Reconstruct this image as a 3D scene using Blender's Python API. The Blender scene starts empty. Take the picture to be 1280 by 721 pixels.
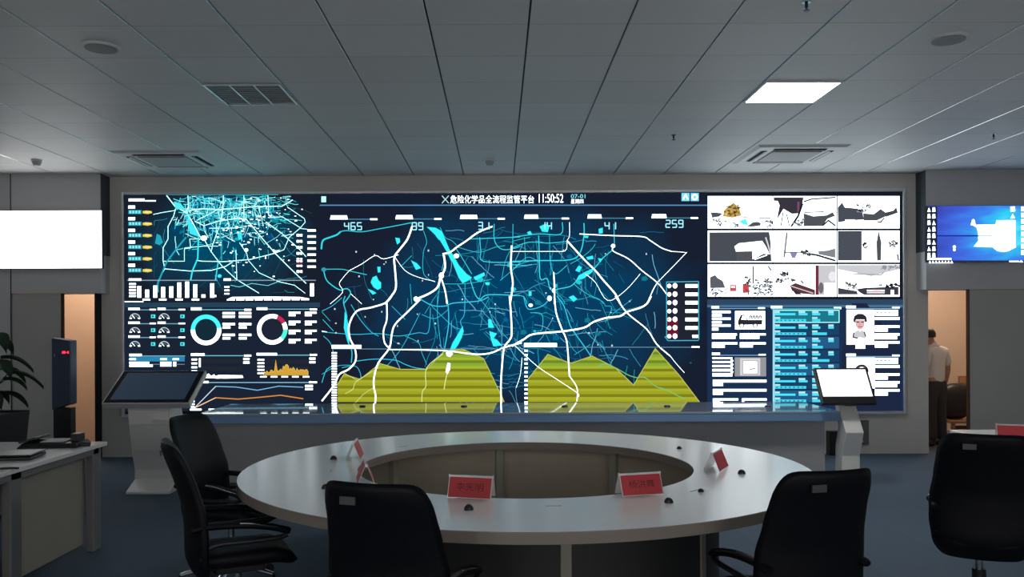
import bpy, bmesh, math, random
from mathutils import Vector, Matrix, Euler
C = bpy.context.scene.collection
SC = bpy.context.scene
PI = math.pi
R = math.radians

# ------------------------------------------------------------------ camera
F, VX, VY, H, ROLL = 1056.0, 623.0, 407.0, 1.565, R(0.25)
cd = bpy.data.cameras.new('camera'); cam = bpy.data.objects.new('camera', cd); C.objects.link(cam)
cam.location = (0, 0, H); cam.rotation_euler = (PI/2, ROLL, 0)
cd.sensor_fit = 'HORIZONTAL'; cd.sensor_width = 36.0; cd.lens = 36.0*F/1280.0
cd.shift_x = (640.0-VX)/1280.0; cd.shift_y = (VY-360.5)/1280.0
cd.clip_start = 0.05
SC.camera = cam
SC.view_settings.view_transform = 'Standard'
try: SC.view_settings.look = 'None'
except Exception: pass
SC.view_settings.gamma = 1.0; SC.view_settings.exposure = 0.0; SC.view_settings.use_curve_mapping = False
w = bpy.data.worlds.new('World'); SC.world = w; w.use_nodes = True
w.node_tree.nodes['Background'].inputs[0].default_value = (0.02, 0.022, 0.025, 1)
w.node_tree.nodes['Background'].inputs[1].default_value = 1.0
SC.cycles.max_bounces = 7; SC.cycles.diffuse_bounces = 4; SC.cycles.glossy_bounces = 4
SC.cycles.sample_clamp_indirect = 4.0
SC.cycles.use_denoising = True
# lighting levels (lamps themselves are built with their fixtures)
L_CEIL, L_REAR_FILL, L_BACKROOM, L_BLANK = 38.0, 11.0, 16.0, 4.2
L_FILL_WINDOW = 4.3
K_WHITE, K_COL = 2.9, 1.5

def at(px, py, y):
    """point of the place at distance y that the photograph shows at (px, py)"""
    u, v = px-VX, VY-py
    c, s = math.cos(ROLL), math.sin(ROLL)
    return Vector(((u*c+v*s)*y/F, y, H+(-u*s+v*c)*y/F))
def on(px, py, z):
    """the same for a point at height z"""
    u, v = px-VX, VY-py
    v0 = -u*math.sin(ROLL)+v*math.cos(ROLL)
    return at(px, py, (z-H)*F/v0)

# ------------------------------------------------------------------ materials
def lin(c):
    return tuple(((x/255.0)/12.92 if x/255.0 <= 0.04045 else ((x/255.0+0.055)/1.055)**2.4) for x in c)
_m = {}
def mat(name, rgb, rough=0.6, metal=0.0, spec=0.5, noise=0.0, scale=20.0, coat=0.0, bump=0.0, alpha=None, stretch=(1,1,1), sheen=0.0):
    if name in _m: return _m[name]
    m = bpy.data.materials.new(name); m.use_nodes = True; nt = m.node_tree; b = nt.nodes['Principled BSDF']
    b.inputs['Base Color'].default_value = (*rgb, 1); b.inputs['Roughness'].default_value = rough
    b.inputs['Metallic'].default_value = metal; b.inputs['Specular IOR Level'].default_value = spec
    if coat: b.inputs['Coat Weight'].default_value = coat; b.inputs['Coat Roughness'].default_value = 0.05
    if noise or bump:
        tc = nt.nodes.new('ShaderNodeTexCoord'); mp = nt.nodes.new('ShaderNodeMapping'); mp.inputs['Scale'].default_value = stretch
        nz = nt.nodes.new('ShaderNodeTexNoise'); nz.inputs['Scale'].default_value = scale; nz.inputs['Detail'].default_value = 5
        nt.links.new(tc.outputs['Object'], mp.inputs[0]); nt.links.new(mp.outputs[0], nz.inputs['Vector'])
        if noise:
            mx = nt.nodes.new('ShaderNodeMix'); mx.data_type = 'RGBA'
            mx.inputs[6].default_value = (*[x*(1-noise) for x in rgb], 1); mx.inputs[7].default_value = (*[min(1, x*(1+noise)) for x in rgb], 1)
            nt.links.new(nz.outputs['Fac'], mx.inputs[0]); nt.links.new(mx.outputs[2], b.inputs['Base Color'])
        if bump:
            bp = nt.nodes.new('ShaderNodeBump'); bp.inputs['Strength'].default_value = bump; bp.inputs['Distance'].default_value = 0.01
            nt.links.new(nz.outputs['Fac'], bp.inputs['Height']); nt.links.new(bp.outputs[0], b.inputs['Normal'])
    _m[name] = m; return m
def glow(rgb255, k=None):
    """a lit colour of a display"""
    if k is None: k = K_WHITE if min(rgb255) > 215 and max(rgb255) > 247 else (K_COL if rgb255[2]-rgb255[0] > 50 and max(rgb255) > 110 else 1.0)
    key = ('glow', tuple(rgb255), k)
    if key in _m: return _m[key]
    m = bpy.data.materials.new('lit_%02x%02x%02x' % tuple(int(x) for x in rgb255)); m.use_nodes = True; nt = m.node_tree
    nt.nodes.clear(); e = nt.nodes.new('ShaderNodeEmission'); o = nt.nodes.new('ShaderNodeOutputMaterial')
    e.inputs[0].default_value = (*lin(rgb255), 1); e.inputs[1].default_value = k
    nt.links.new(e.outputs[0], o.inputs[0])
    if max(rgb255) < 120: m.cycles.emission_sampling = 'NONE'
    _m[key] = m; return m
def lamp_mat(name, rgb, k):
    m = bpy.data.materials.new(name); m.use_nodes = True; b = m.node_tree.nodes['Principled BSDF']
    b.inputs['Base Color'].default_value = (.8, .8, .8, 1)
    b.inputs['Emission Color'].default_value = (*rgb, 1); b.inputs['Emission Strength'].default_value = k
    return m

M_wall = mat('wall_grey_paint', (.66, .63, .60), .75, noise=.06, scale=3)
M_wall2 = mat('wall_cool_grey_paint', (.55, .55, .56), .7, noise=.05, scale=2)
M_panel = mat('grey_door_panel', (.46, .46, .435), .6, noise=.08, scale=2)
M_beige = mat('beige_paint', (.66, .50, .385), .8, noise=.04, scale=3)
M_white = mat('white_paint', (.7, .7, .7), .6)
M_lam = mat('white_laminate', (.88, .87, .86), .20, noise=.03, scale=6, stretch=(1, 6, 1))
M_edge = mat('taupe_edge_band', (.23, .20, .175), .45)
M_taupe = mat('taupe_laminate', (.42, .36, .28), .55, noise=.10, scale=4, stretch=(1, 1, 8))
M_taupe2 = mat('warm_grey_laminate', (.33, .31, .26), .5, noise=.08, scale=4)
M_greym = mat('grey_powder_metal', (.24, .24, .24), .4, .2)
M_gloss = mat('glossy_counter_top', (.36, .43, .52), .05, 0, .8, coat=.5)
M_fascia = mat('blue_grey_fascia', (.17, .31, .54), .35, noise=.05, scale=3)
M_front = mat('grey_counter_front', (.36, .37, .385), .55, noise=.05, scale=3)
M_black = mat('black_plastic', (.012, .012, .014), .4)
M_leather = mat('black_leather', (.0035, .004, .0065), .5, 0, .2, bump=.2, scale=260, noise=.1)
M_chrome = mat('brushed_chrome', (.75, .75, .77), .18, 1.0)
M_alu = mat('aluminium', (.55, .56, .58), .28, 1.0)
M_slot = mat('dark_slot', (.006, .006, .007), .8)
M_kiosk = mat('kiosk_silver_grey', (.82, .82, .80), .45, .03, noise=.03, scale=3)
M_ac = mat('ac_white_plastic', (.72, .72, .72), .5)
M_acg = mat('ac_grille_grey', (.42, .42, .42), .6)
M_red = mat('red_card_paper', (.52, .045, .055), .55)
M_ink = mat('dark_red_ink', (.12, .010, .014), .6)
M_clear = mat('acrylic_edge', (.75, .75, .74), .12, 0, .6)
M_leaf = mat('leaf_green', (.022, .045, .024), .6, 0, .25, noise=.35, scale=7)
M_skin = mat('skin', (.42, .24, .17), .5)
M_shirt = mat('white_shirt_cloth', (.72, .70, .70), .85, noise=.06, scale=12)
M_trous = mat('dark_trousers_cloth', (.035, .035, .038), .85)
M_hair = mat('black_hair', (.008, .007, .007), .5)
M_wood = mat('brown_wood', (.30, .15, .07), .45, noise=.3, scale=5, stretch=(8, 1, 1))
M_paper = mat('white_paper', (.8, .8, .8), .6)
M_navy = mat('navy_metal', (.045, .065, .12), .4, noise=.05, scale=3)
M_tag = mat('grey_tag', (.07, .07, .07), .4)

# ------------------------------------------------------------------ mesh builder
class MB:
    def __init__(s): s.v = []; s.f = []; s.mi = []; s.mats = []
    def m(s, mt):
        if mt not in s.mats: s.mats.append(mt)
        return s.mats.index(mt)
    def add(s, vs, fs, mt):
        o = len(s.v); s.v += [tuple(v) for v in vs]; k = s.m(mt)
        for f in fs: s.f.append([o+i for i in f]); s.mi.append(k)
        return s
    def box(s, x0, x1, y0, y1, z0, z1, mt, M=None):
        vs = [Vector(p) for p in ((x0,y0,z0),(x1,y0,z0),(x1,y1,z0),(x0,y1,z0),(x0,y0,z1),(x1,y0,z1),(x1,y1,z1),(x0,y1,z1))]
        if M is not None: vs = [M @ v for v in vs]
        return s.add(vs, [(0,3,2,1),(4,5,6,7),(0,1,5,4),(1,2,6,5),(2,3,7,6),(3,0,4,7)], mt)
    def quad(s, a, b, c, d, mt): return s.add([a,b,c,d], [(0,1,2,3)], mt)
    def cyl(s, c, r, h, mt, n=24, axis='z', r2=None):
        r2 = r if r2 is None else r2; vs = []
        for rr, t in ((r, 0), (r2, h)):
            for i in range(n):
                a = 2*PI*i/n; p = (rr*math.cos(a), rr*math.sin(a), t)
                if axis == 'y': p = (p[0], p[2], p[1])
                if axis == 'x': p = (p[2], p[0], p[1])
                vs.append((c[0]+p[0], c[1]+p[1], c[2]+p[2]))
        fs = [(i, (i+1) % n, n+(i+1) % n, n+i) for i in range(n)] + [tuple(range(n))[::-1], tuple(range(n, 2*n))]
        return s.add(vs, fs, mt)
    def tube(s, pts, r, mt, n=10, flat=1.0, up=Vector((0,0,1))):
        pts = [Vector(p) for p in pts]; vs = []
        rs = r if isinstance(r, (list, tuple)) else [r]*len(pts)
        for i, p in enumerate(pts):
            t = (pts[min(i+1, len(pts)-1)]-pts[max(i-1, 0)]).normalized()
            a = t.cross(up)
            if a.length < 1e-4: a = t.cross(Vector((0, 1, 0)))
            a.normalize(); b = a.cross(t).normalized()
            for k in range(n):
                q = 2*PI*k/n; vs.append(p + a*(rs[i]*math.cos(q)) + b*(rs[i]*flat*math.sin(q)))
        fs = []
        for i in range(len(pts)-1):
            for k in range(n): fs.append((i*n+k, i*n+(k+1) % n, (i+1)*n+(k+1) % n, (i+1)*n+k))
        fs += [tuple(range(n))[::-1], tuple((len(pts)-1)*n+k for k in range(n))]
        return s.add(vs, fs, mt)
    def extrude_x(s, prof, x0, x1, mt):
        n = len(prof)
        vs = [(x0, p[0], p[1]) for p in prof] + [(x1, p[0], p[1]) for p in prof]
        fs = [(i, (i+1) % n, n+(i+1) % n, n+i) for i in range(n)] + [tuple(range(n))[::-1], tuple(range(n, 2*n))]
        return s.add(vs, fs, mt)
    def grid(s, fn, nu, nv, mt, closed_u=False):
        vs = [fn(i/(nu), j/nv) for j in range(nv+1) for i in range(nu+(0 if closed_u else 1))]
        w_ = nu if closed_u else nu+1; fs = []
        for j in range(nv):
            for i in range(nu):
                a = j*w_+i; b = j*w_+(i+1) % w_; fs.append((a, b, b+w_, a+w_))
        return s.add(vs, fs, mt)
    def build(s, name, parent=None, smooth=False, bevel=0.0, seg=2):
        me = bpy.data.meshes.new(name); me.from_pydata(s.v, [], s.f)
        for mt in s.mats: me.materials.append(mt)
        for p, k in zip(me.polygons, s.mi): p.material_index = k
        bm = bmesh.new(); bm.from_mesh(me); bmesh.ops.recalc_face_normals(bm, faces=bm.faces); bm.to_mesh(me); bm.free()
        o = bpy.data.objects.new(name, me); C.objects.link(o)
        if parent is not None: o.parent = parent
        if smooth:
            for p in me.polygons: p.use_smooth = True
            try: me.set_sharp_from_angle(angle=R(42))
            except Exception: pass
        if bevel:
            b = o.modifiers.new('edge', 'BEVEL'); b.width = bevel; b.segments = seg; b.limit_method = 'ANGLE'; b.angle_limit = R(40)
        return o

def thing(name, label, cat, loc=(0,0,0), rz=0.0, group=None):
    o = bpy.data.objects.new(name, None); C.objects.link(o); o.empty_display_size = .1
    o.location = loc; o.rotation_euler = (0, 0, rz); return tag(o, label, cat, group)
def tag(o, label, cat, group=None):
    o['label'] = label; o['category'] = cat
    if group: o['group'] = group
    return o
def struct(o): o['kind'] = 'structure'; return o
def copy_tree(o, parent=None):
    c = o.copy(); C.objects.link(c)
    if parent is not None: c.parent = parent
    for ch in list(o.children): copy_tree(ch, c)
    return c
def glyphs(txt, size):
    """flat outlines of writing: list of (verts2d, faces), width"""
    cu = bpy.data.curves.new('writing', 'FONT'); cu.body = txt; cu.size = size; cu.resolution_u = 3
    o = bpy.data.objects.new('writing', cu); C.objects.link(o)
    bpy.context.view_layer.update()
    dg = bpy.context.evaluated_depsgraph_get(); me = o.evaluated_get(dg).to_mesh()
    vs = [(v.co.x, v.co.y) for v in me.vertices]; fs = [tuple(p.vertices) for p in me.polygons]
    o.evaluated_get(dg).to_mesh_clear(); bpy.data.objects.remove(o); bpy.data.curves.remove(cu)
    return vs, fs

# ------------------------------------------------------------------ the room
ZC = 3.38                    # ceiling height
YB, YS = 10.2, 9.97          # recessed screen wall, side walls
X0, X1, YF = -7.8, 8.2, -3.6
GX, GY, TS = 0.19, 5.09, 0.6   # ceiling grid phase and tile size

# floor: blue carpet tiles
def carpet():
    m = bpy.data.materials.new('blue_carpet'); m.use_nodes = True; nt = m.node_tree; b = nt.nodes['Principled BSDF']
    tc = nt.nodes.new('ShaderNodeTexCoord'); nz = nt.nodes.new('ShaderNodeTexNoise'); nz.inputs['Scale'].default_value = 90
    nz.inputs['Detail'].default_value = 6
    cr = nt.nodes.new('ShaderNodeValToRGB'); cr.color_ramp.elements[0].color = (.058, .085, .125, 1); cr.color_ramp.elements[1].color = (.095, .14, .195, 1)
    br = nt.nodes.new('ShaderNodeTexBrick'); br.inputs['Scale'].default_value = 1.0; br.offset = 0
    br.inputs['Brick Width'].default_value = .6; br.inputs['Row Height'].default_value = .6; br.inputs['Mortar Size'].default_value = .003
    br.inputs['Color1'].default_value = (1, 1, 1, 1); br.inputs['Color2'].default_value = (.93, .93, .93, 1); br.inputs['Mortar'].default_value = (.72, .72, .72, 1)
    mx = nt.nodes.new('ShaderNodeMix'); mx.data_type = 'RGBA'; mx.blend_type = 'MULTIPLY'; mx.inputs[0].default_value = 1
    nt.links.new(tc.outputs['Object'], nz.inputs[0]); nt.links.new(tc.outputs['Object'], br.inputs[0])
    nt.links.new(nz.outputs['Fac'], cr.inputs[0]); nt.links.new(cr.outputs[0], mx.inputs[6]); nt.links.new(br.outputs[0], mx.inputs[7])
    nt.links.new(mx.outputs[2], b.inputs['Base Color']); b.inputs['Roughness'].default_value = .9
    bp = nt.nodes.new('ShaderNodeBump'); bp.inputs['Strength'].default_value = .3; bp.inputs['Distance'].default_value = .004
    nt.links.new(nz.outputs['Fac'], bp.inputs['Height']); nt.links.new(bp.outputs[0], b.inputs['Normal'])
    return m
struct(MB().box(X0-.2, X1+.2, YF-.2, 13.2, -.1, 0, carpet()).build('floor'))

def ceil_mat():
    m = bpy.data.materials.new('ceiling_tile'); m.use_nodes = True; nt = m.node_tree; b = nt.nodes['Principled BSDF']
    tc = nt.nodes.new('ShaderNodeTexCoord'); br = nt.nodes.new('ShaderNodeTexBrick'); br.offset = 0; br.inputs['Scale'].default_value = 1
    mp = nt.nodes.new('ShaderNodeMapping'); mp.inputs['Location'].default_value = (-GX, -GY, 0)
    br.inputs['Brick Width'].default_value = TS; br.inputs['Row Height'].default_value = TS; br.inputs['Mortar Size'].default_value = .0022
    br.inputs['Color1'].default_value = (.78, .78, .775, 1); br.inputs['Color2'].default_value = (.73, .73, .725, 1); br.inputs['Mortar'].default_value = (.28, .28, .28, 1)
    nt.links.new(tc.outputs['Object'], mp.inputs[0]); nt.links.new(mp.outputs[0], br.inputs[0]); nt.links.new(br.outputs[0], b.inputs['Base Color'])
    b.inputs['Roughness'].default_value = .55; b.inputs['Specular IOR Level'].default_value = .35
    return m
cm = ceil_mat()
mb = MB(); tr_ = MB(); M_bar = mat('satin_grid_bar', (.8, .8, .8), .25, 1.0)
k0 = math.floor((X0-GX)/TS); k1 = math.ceil((X1-GX)/TS)
for k in range(k0, k1):
    xa, xb = max(X0-.1, GX+k*TS+.0065), min(X1+.1, GX+(k+1)*TS-.0065)
    mb.box(xa, xb, YF-.1, YB+.05, ZC, ZC+.015, cm)
    if xb+.0045 < X1: tr_.add([(xb-.0005, YF, ZC-.0012), (xb+.0018, YF, ZC+.002), (xb+.0018, YS, ZC+.002), (xb-.0005, YS, ZC-.0012)], [(0,1,2,3)], M_bar)
    # slim grid bar along one lip of the open joint, set a little lower than the tiles
    if xa-.0045 > X0: tr_.add([(xa-.0018, YF, ZC+.002), (xa+.0005, YF, ZC-.0012), (xa+.0005, YS, ZC-.0012), (xa-.0018, YS, ZC+.002)], [(0,1,2,3)], M_bar)
mb.box(X0-.2, X1+.2, YF-.2, YB+.15, ZC+.03, ZC+.10, M_slot)
struct(mb.build('ceiling')); struct(tr_.build('trim_1'))

struct(MB().box(-4.80, 5.19, YB, YB+.12, 0, ZC+.03, M_wall).build('wall_back'))
DZ = 1.97
mb = MB()
mb.box(X0, -5.75, YS, YB+.12, 0, ZC+.02, M_wall2)
mb.box(-5.75, -4.69, YS, YB, DZ, ZC+.02, M_wall2)
mb.box(-5.75, -4.80, YB, YB+.12, DZ, ZC+.02, M_wall2)
struct(mb.build('wall_back_left'))
mb = MB()
mb.box(6.25, X1, YS, YB+.12, 0, ZC+.02, M_wall2)
mb.box(5.05, 6.25, YS, YB, DZ, ZC+.02, M_wall2)
mb.box(5.19, 6.25, YB, YB+.12, DZ, ZC+.02, M_wall2)
struct(mb.build('wall_back_right'))
struct(MB().box(-5.745, -5.165, YS+.012, YS+.06, .008, DZ-.008, M_panel).build('door_1', bevel=.003))
struct(MB().box(5.565, 6.245, YS+.012, YS+.06, .008, DZ-.008, M_panel).build('door_2', bevel=.003))
mb = MB()      # dark lining of the two openings
mb.box(-4.80, -4.79, YS+.07, YB-.002, 0, DZ, M_slot); mb.box(-5.164, -5.150, YS+.004, YS+.06, 0, DZ, M_slot)
struct(mb.build('trim_2'))
mb = MB(); mb.box(5.551, 5.564, YS+.004, YS+.06, 0, DZ, mat('dark_brown_lining', (.06, .035, .022), .5))
struct(mb.build('trim_3'))
struct(MB().box(-5.755, -5.745, YS-.004, YS, 0, ZC, M_slot).build('trim_4'))
M_return_shade = mat('return_shade_slate', (.05, .065, .085), .6)     # shade on the returns beside the recess, put in as dark strips
mb = MB(); mb.box(-4.69, -4.684, YS+.002, YB-.001, DZ+.45, ZC-.002, M_return_shade); struct(mb.build('shade_strip_1'))
mb = MB(); mb.box(5.044, 5.05, YS+.002, YB-.001, DZ+.45, ZC-.002, M_return_shade); struct(mb.build('shade_strip_2'))
struct(MB().box(X0-.15, X0, YF, YB+.1, 0, ZC+.02, M_wall2).build('wall_left'))
struct(MB().box(X1, X1+.15, YF, YB+.1, 0, ZC+.02, M_wall2).build('wall_right'))
M_wp = mat('wall_white_paint', (.72, .72, .70), .7)
FILL_WINS = [(-4.6, -1.6), (1.6, 4.6)]; WZ0, WZ1 = .95, 2.55      # two glowing windows added behind the camera to fill surfaces facing it
mb = MB(); xs = [X0]+[q for p in FILL_WINS for q in p]+[X1]
for k in range(0, len(xs), 2): mb.box(xs[k], xs[k+1], YF-.15, YF, 0, ZC+.02, M_wp)
for xa, xb in FILL_WINS: mb.box(xa, xb, YF-.15, YF, 0, WZ0, M_wp); mb.box(xa, xb, YF-.15, YF, WZ1, ZC+.02, M_wp)
struct(mb.build('wall_front'))
for k, (xa, xb) in enumerate(FILL_WINS):
    mb = MB()
    for x in (xa, (xa+xb)/2-.025, xb-.05): mb.box(x, x+.05, YF-.09, YF-.03, WZ0, WZ1, M_white)
    mb.box(xa, xb, YF-.09, YF-.03, WZ0, WZ0+.05, M_white); mb.box(xa, xb, YF-.09, YF-.03, WZ1-.05, WZ1, M_white)
    wo = struct(mb.build('fill_window_%d' % (k+1)))
    pa = MB().box(xa, xb, YF-.13, YF-.12, WZ0, WZ1, lamp_mat('fill_light_blind', (1, .965, .93), L_FILL_WINDOW)).build('fill_blind', wo)
# lit rooms behind the two openings
for nm, xa, xb, yb in (('wall_left_back_room', -6.4, -4.3, 11.6), ('wall_right_back_room', 4.4, 7.6, 12.4)):
    mb = MB(); y0 = YB+.12
    mb.box(xa, xb, yb, yb+.1, 0, 2.8, M_beige); mb.box(xa-.1, xa, y0, yb+.1, 0, 2.8, M_beige); mb.box(xb, xb+.1, y0, yb+.1, 0, 2.8, M_beige)
    mb.box(xa-.1, xb+.1, y0, yb+.1, 2.8, 2.9, M_white)
    struct(mb.build(nm))
    ld = bpy.data.lights.new('back_room_light', 'AREA'); ld.shape = 'RECTANGLE'; ld.size = 1.1; ld.size_y = .5; ld.color = (1, .80, .62)
    ld.energy = L_BACKROOM*(2.0 if xa > 0 else 1.5); lo = bpy.data.objects.new('back_room_light', ld); C.objects.link(lo)
    lo.location = ((xa+xb)/2, (y0+yb)/2, 2.77)

# ------------------------------------------------------------------ ceiling fittings
def ceil_cell(i, j):      # corner of a ceiling tile
    return GX+i*TS, GY+j*TS
def ceiling_light(x, y, label, k, group=None):
    t = thing('ceiling_light', label, 'ceiling light', (x+TS/2, y+TS/2, ZC), 0, group); h = TS/2
    mb = MB(); a, b = h-.008, h-.026
    for s in (-1, 1):
        mb.box(min(s*a, s*b), max(s*a, s*b), -a, a, -.012, 0, M_ac); mb.box(-b, b, min(s*a, s*b), max(s*a, s*b), -.012, 0, M_ac)
    mb.build('frame', t)
    MB().box(-b, b, -b, b, -.009, -.002, lamp_mat('light_panel', (1, .985, .95), k)).build('diffuser', t)
    return t
x, y = ceil_cell(3, 2); ceiling_light(x, y, 'square ceiling light panel switched on in the tiled ceiling', L_CEIL)
for i, j in ((-6, -9), (-1, -9), (4, -9), (-6, -12), (-1, -12), (4, -12)):
    x, y = ceil_cell(i, j); ceiling_light(x, y, 'dim square ceiling light panel added behind the camera position as fill', L_REAR_FILL, 'added rear fill lights')  # unseen panels, added to raise the room's general light
x, y = ceil_cell(-4, 2)
t = thing('ceiling_grille', 'dark three-cell louvre grille set in the ceiling', 'ceiling grille', (x+TS/2, y+TS/2, ZC))
mb = MB(); mb.box(-.29, .29, -.29, -.275, -.012, 0, M_alu); mb.box(-.29, .29, .275, .29, -.012, 0, M_alu)
mb.box(-.29, -.275, -.275, .275, -.012, 0, M_alu); mb.box(.275, .29, -.275, .275, -.012, 0, M_alu); mb.build('frame', t)
M_cell = mat('louvre_cell_grey', (.13, .125, .125), .35, .3)
for k in range(3):
    xa = -.268+k*.181; mb = MB(); mb.box(xa, xa+.168, -.272, .272, -.006, -.002, M_cell)
    for q in range(10): yy = -.25+q*.052; mb.box(xa+.002, xa+.166, yy, yy+.006, -.010, -.006, M_cell)
    mb.build('louvre_cell', t)
for k in range(2): xa = -.1+k*.181; MB().box(xa, xa+.013, -.275, .275, -.013, -.002, M_alu).build('divider_bar', t)

def cassette(x, y, label):
    t = thing('air_conditioner', label, 'air conditioner', (x, y, ZC), 0, 'ceiling air conditioners')
    h = .475; mb = MB()
    mb.add([(-h,-h,0),(h,-h,0),(h,h,0),(-h,h,0),(-h+.04,-h+.04,-.022),(h-.04,-h+.04,-.022),(h-.04,h-.04,-.022),(-h+.04,h-.04,-.022)],
           [(0,1,5,4),(1,2,6,5),(2,3,7,6),(3,0,4,7),(4,5,6,7)], M_ac)
    mb.build('panel', t)
    MB().box(-.26, .26, -.26, .26, -.034, -.021, M_acg).build('intake_grille', t, bevel=.006)
    for k in range(4):
        a = k*PI/2; M = Matrix.Rotation(a, 4, 'Z')
        MB().box(-.27, .27, .315, .375, -.026, -.0215, M_slot, M).build('air_slot', t)
        M2 = M @ Matrix.Translation((0, .335, -.030)) @ Matrix.Rotation(R(-25), 4, 'X')
        MB().box(-.265, .265, -.02, .012, -.003, .003, M_ac, M2).build('louvre_flap', t)
    return t
cassette(-3.53, 9.14, 'white ceiling air conditioner, the one above the left map screen')
cassette(3.10, 9.00, 'white ceiling air conditioner, the one above the camera feeds')
M_spk = mat('speaker_mesh_grey', (.32, .32, .32), .6, bump=.5, scale=300)
for x, y, lab in ((-2.56, 5.46, 'round flush ceiling speaker, near the dark louvre grille'), (2.87, 5.37, 'round flush ceiling speaker, near the lit light panel')):
    t = thing('ceiling_speaker', lab, 'speaker', (x, y, ZC), 0, 'ceiling speakers')
    MB().cyl((0, 0, -.014), .112, .014, M_ac, 40, r2=.118).build('rim', t); MB().cyl((0, 0, -.018), .098, .006, M_spk, 40).build('mesh_cover', t)
for p, lab in ((on(46, 200, ZC), 'small smoke detector on the ceiling above the blank white display'), (on(612, 199, ZC), 'small smoke detector on the ceiling above the screen clock')):
    t = thing('smoke_detector', lab, 'smoke detector', (p.x, p.y, ZC), 0, 'smoke detectors')
    MB().cyl((0, 0, -.02), .055, .02, M_ac, 24).build('base', t); MB().cyl((0, 0, -.062), .034, .042, M_acg, 24, r2=.05).build('head', t)
for p, lab in ((on(842, 168, ZC), 'ceiling sprinkler head near the lit ceiling panel'), (on(1242, 167, ZC), 'ceiling sprinkler head above the blue wall display'), (on(1008, 2, ZC), 'ceiling sprinkler head at the top edge of the view')):
    t = thing('sprinkler', lab, 'sprinkler', (p.x, p.y, ZC), 0, 'ceiling sprinklers')
    MB().cyl((0, 0, -.006), .024, .006, M_chrome, 20).build('flange', t)
    mb = MB(); mb.cyl((0, 0, -.035), .009, .03, M_black, 12); mb.cyl((0, 0, -.05), .004, .016, M_black, 8); mb.build('nozzle', t)
    MB().cyl((0, 0, -.053), .017, .004, M_black, 16).build('deflector', t)

# ------------------------------------------------------------------ video wall
class Art:
    """flat picture content of a display, drawn in order, layer over layer, on the plane at distance y"""
    def __init__(s, y, ox=0, oy=0, sc=1.0, lift=0.0): s.mb = MB(); s.y = y; s.k = 0; s.o = (ox, oy, sc); s.lift = lift
    def frame(s, ox, oy, sc): s.o = (ox, oy, sc); return s
    def P(s, p):
        q = at(s.o[0]+p[0]/s.o[2], s.o[1]+p[1]/s.o[2], s.y); return (q.x, s.y-s.lift-s.k*.00002, q.z)
    def poly(s, pts, c):
        s.k += 1; s.mb.add([s.P(p) for p in pts], [tuple(range(len(pts)))], c if not isinstance(c, tuple) else glow(c)); return s
    def rect(s, x0, y0, x1, y1, c): return s.poly([(x0,y0),(x1,y0),(x1,y1),(x0,y1)], c)
    def rects(s, rs, c):
        for r in rs: s.rect(*r, c)
    def ell(s, cx, cy, rx, ry, c, n=14): return s.poly([(cx+rx*math.cos(2*PI*i/n), cy+ry*math.sin(2*PI*i/n)) for i in range(n)], c)
    def line(s, pts, wd, c, loop=False):
        s.k += 1; n = len(pts); L = []; Rr = []
        if n < 2: return s
        for i in range(n):
            a = Vector(pts[max(i-1, 0)]); b = Vector(pts[i]); d = Vector(pts[min(i+1, n-1)])
            t1 = (b-a); t2 = (d-b)
            t1 = t1.normalized() if t1.length > 1e-6 else t2.normalized(); t2 = t2.normalized() if t2.length > 1e-6 else t1
            t = (t1+t2); t = t.normalized() if t.length > 1e-6 else t1
            nn = Vector((-t.y, t.x)); q = max(.5, nn.dot(Vector((-t1.y, t1.x))))
            L.append(tuple(b+nn*wd/2/q)); Rr.append(tuple(b-nn*wd/2/q))
        s.mb.add([s.P(p) for p in L]+[s.P(p) for p in Rr], [(i, i+1, n+i+1, n+i) for i in range(n-1)], c if not isinstance(c, tuple) else glow(c))
        return s
    def arc(s, cx, cy, r0, r1, a0, a1, c, n=24, sy=1.0):
        s.k += 1; vs = []
        for i in range(n+1):
            a = R(a0+(a1-a0)*i/n)
            for r in (r0, r1): vs.append(s.P((cx+r*math.cos(a), cy-r*sy*math.sin(a))))
        s.mb.add(vs, [(2*i, 2*i+1, 2*i+3, 2*i+2) for i in range(n)], glow(c)); return s
    def text(s, txt, x0, y0, x1, y1, c):
        s.k += 1; vs, fs = glyphs(txt, 1.0)
        xa, xb = min(v[0] for v in vs), max(v[0] for v in vs); ya, yb = min(v[1] for v in vs), max(v[1] for v in vs)
        s.mb.add([s.P((x0+(v[0]-xa)/(xb-xa)*(x1-x0), y1-(v[1]-ya)/(yb-ya)*(y1-y0))) for v in vs], fs, glow(c)); return s
    def seg7(s, ch, x, y, w_, h_, c, wd):
        S = {'0':'abcdef','1':'bc','2':'abged','3':'abgcd','4':'fgbc','5':'afgcd','6':'afgedc','7':'abc','8':'abcdefg','9':'abcdfg'}[ch]
        p = {'a':((0,0),(1,0)),'b':((1,0),(1,.5)),'c':((1,.5),(1,1)),'d':((0,1),(1,1)),'e':((0,.5),(0,1)),'f':((0,0),(0,.5)),'g':((0,.5),(1,.5))}
        for q in S: (a, b), (d, e) = p[q]; s.line([(x+a*w_, y+b*h_), (x+d*w_, y+e*h_)], wd, c)
    def build(s, name, parent): return s.mb.build(name, parent)

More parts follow.
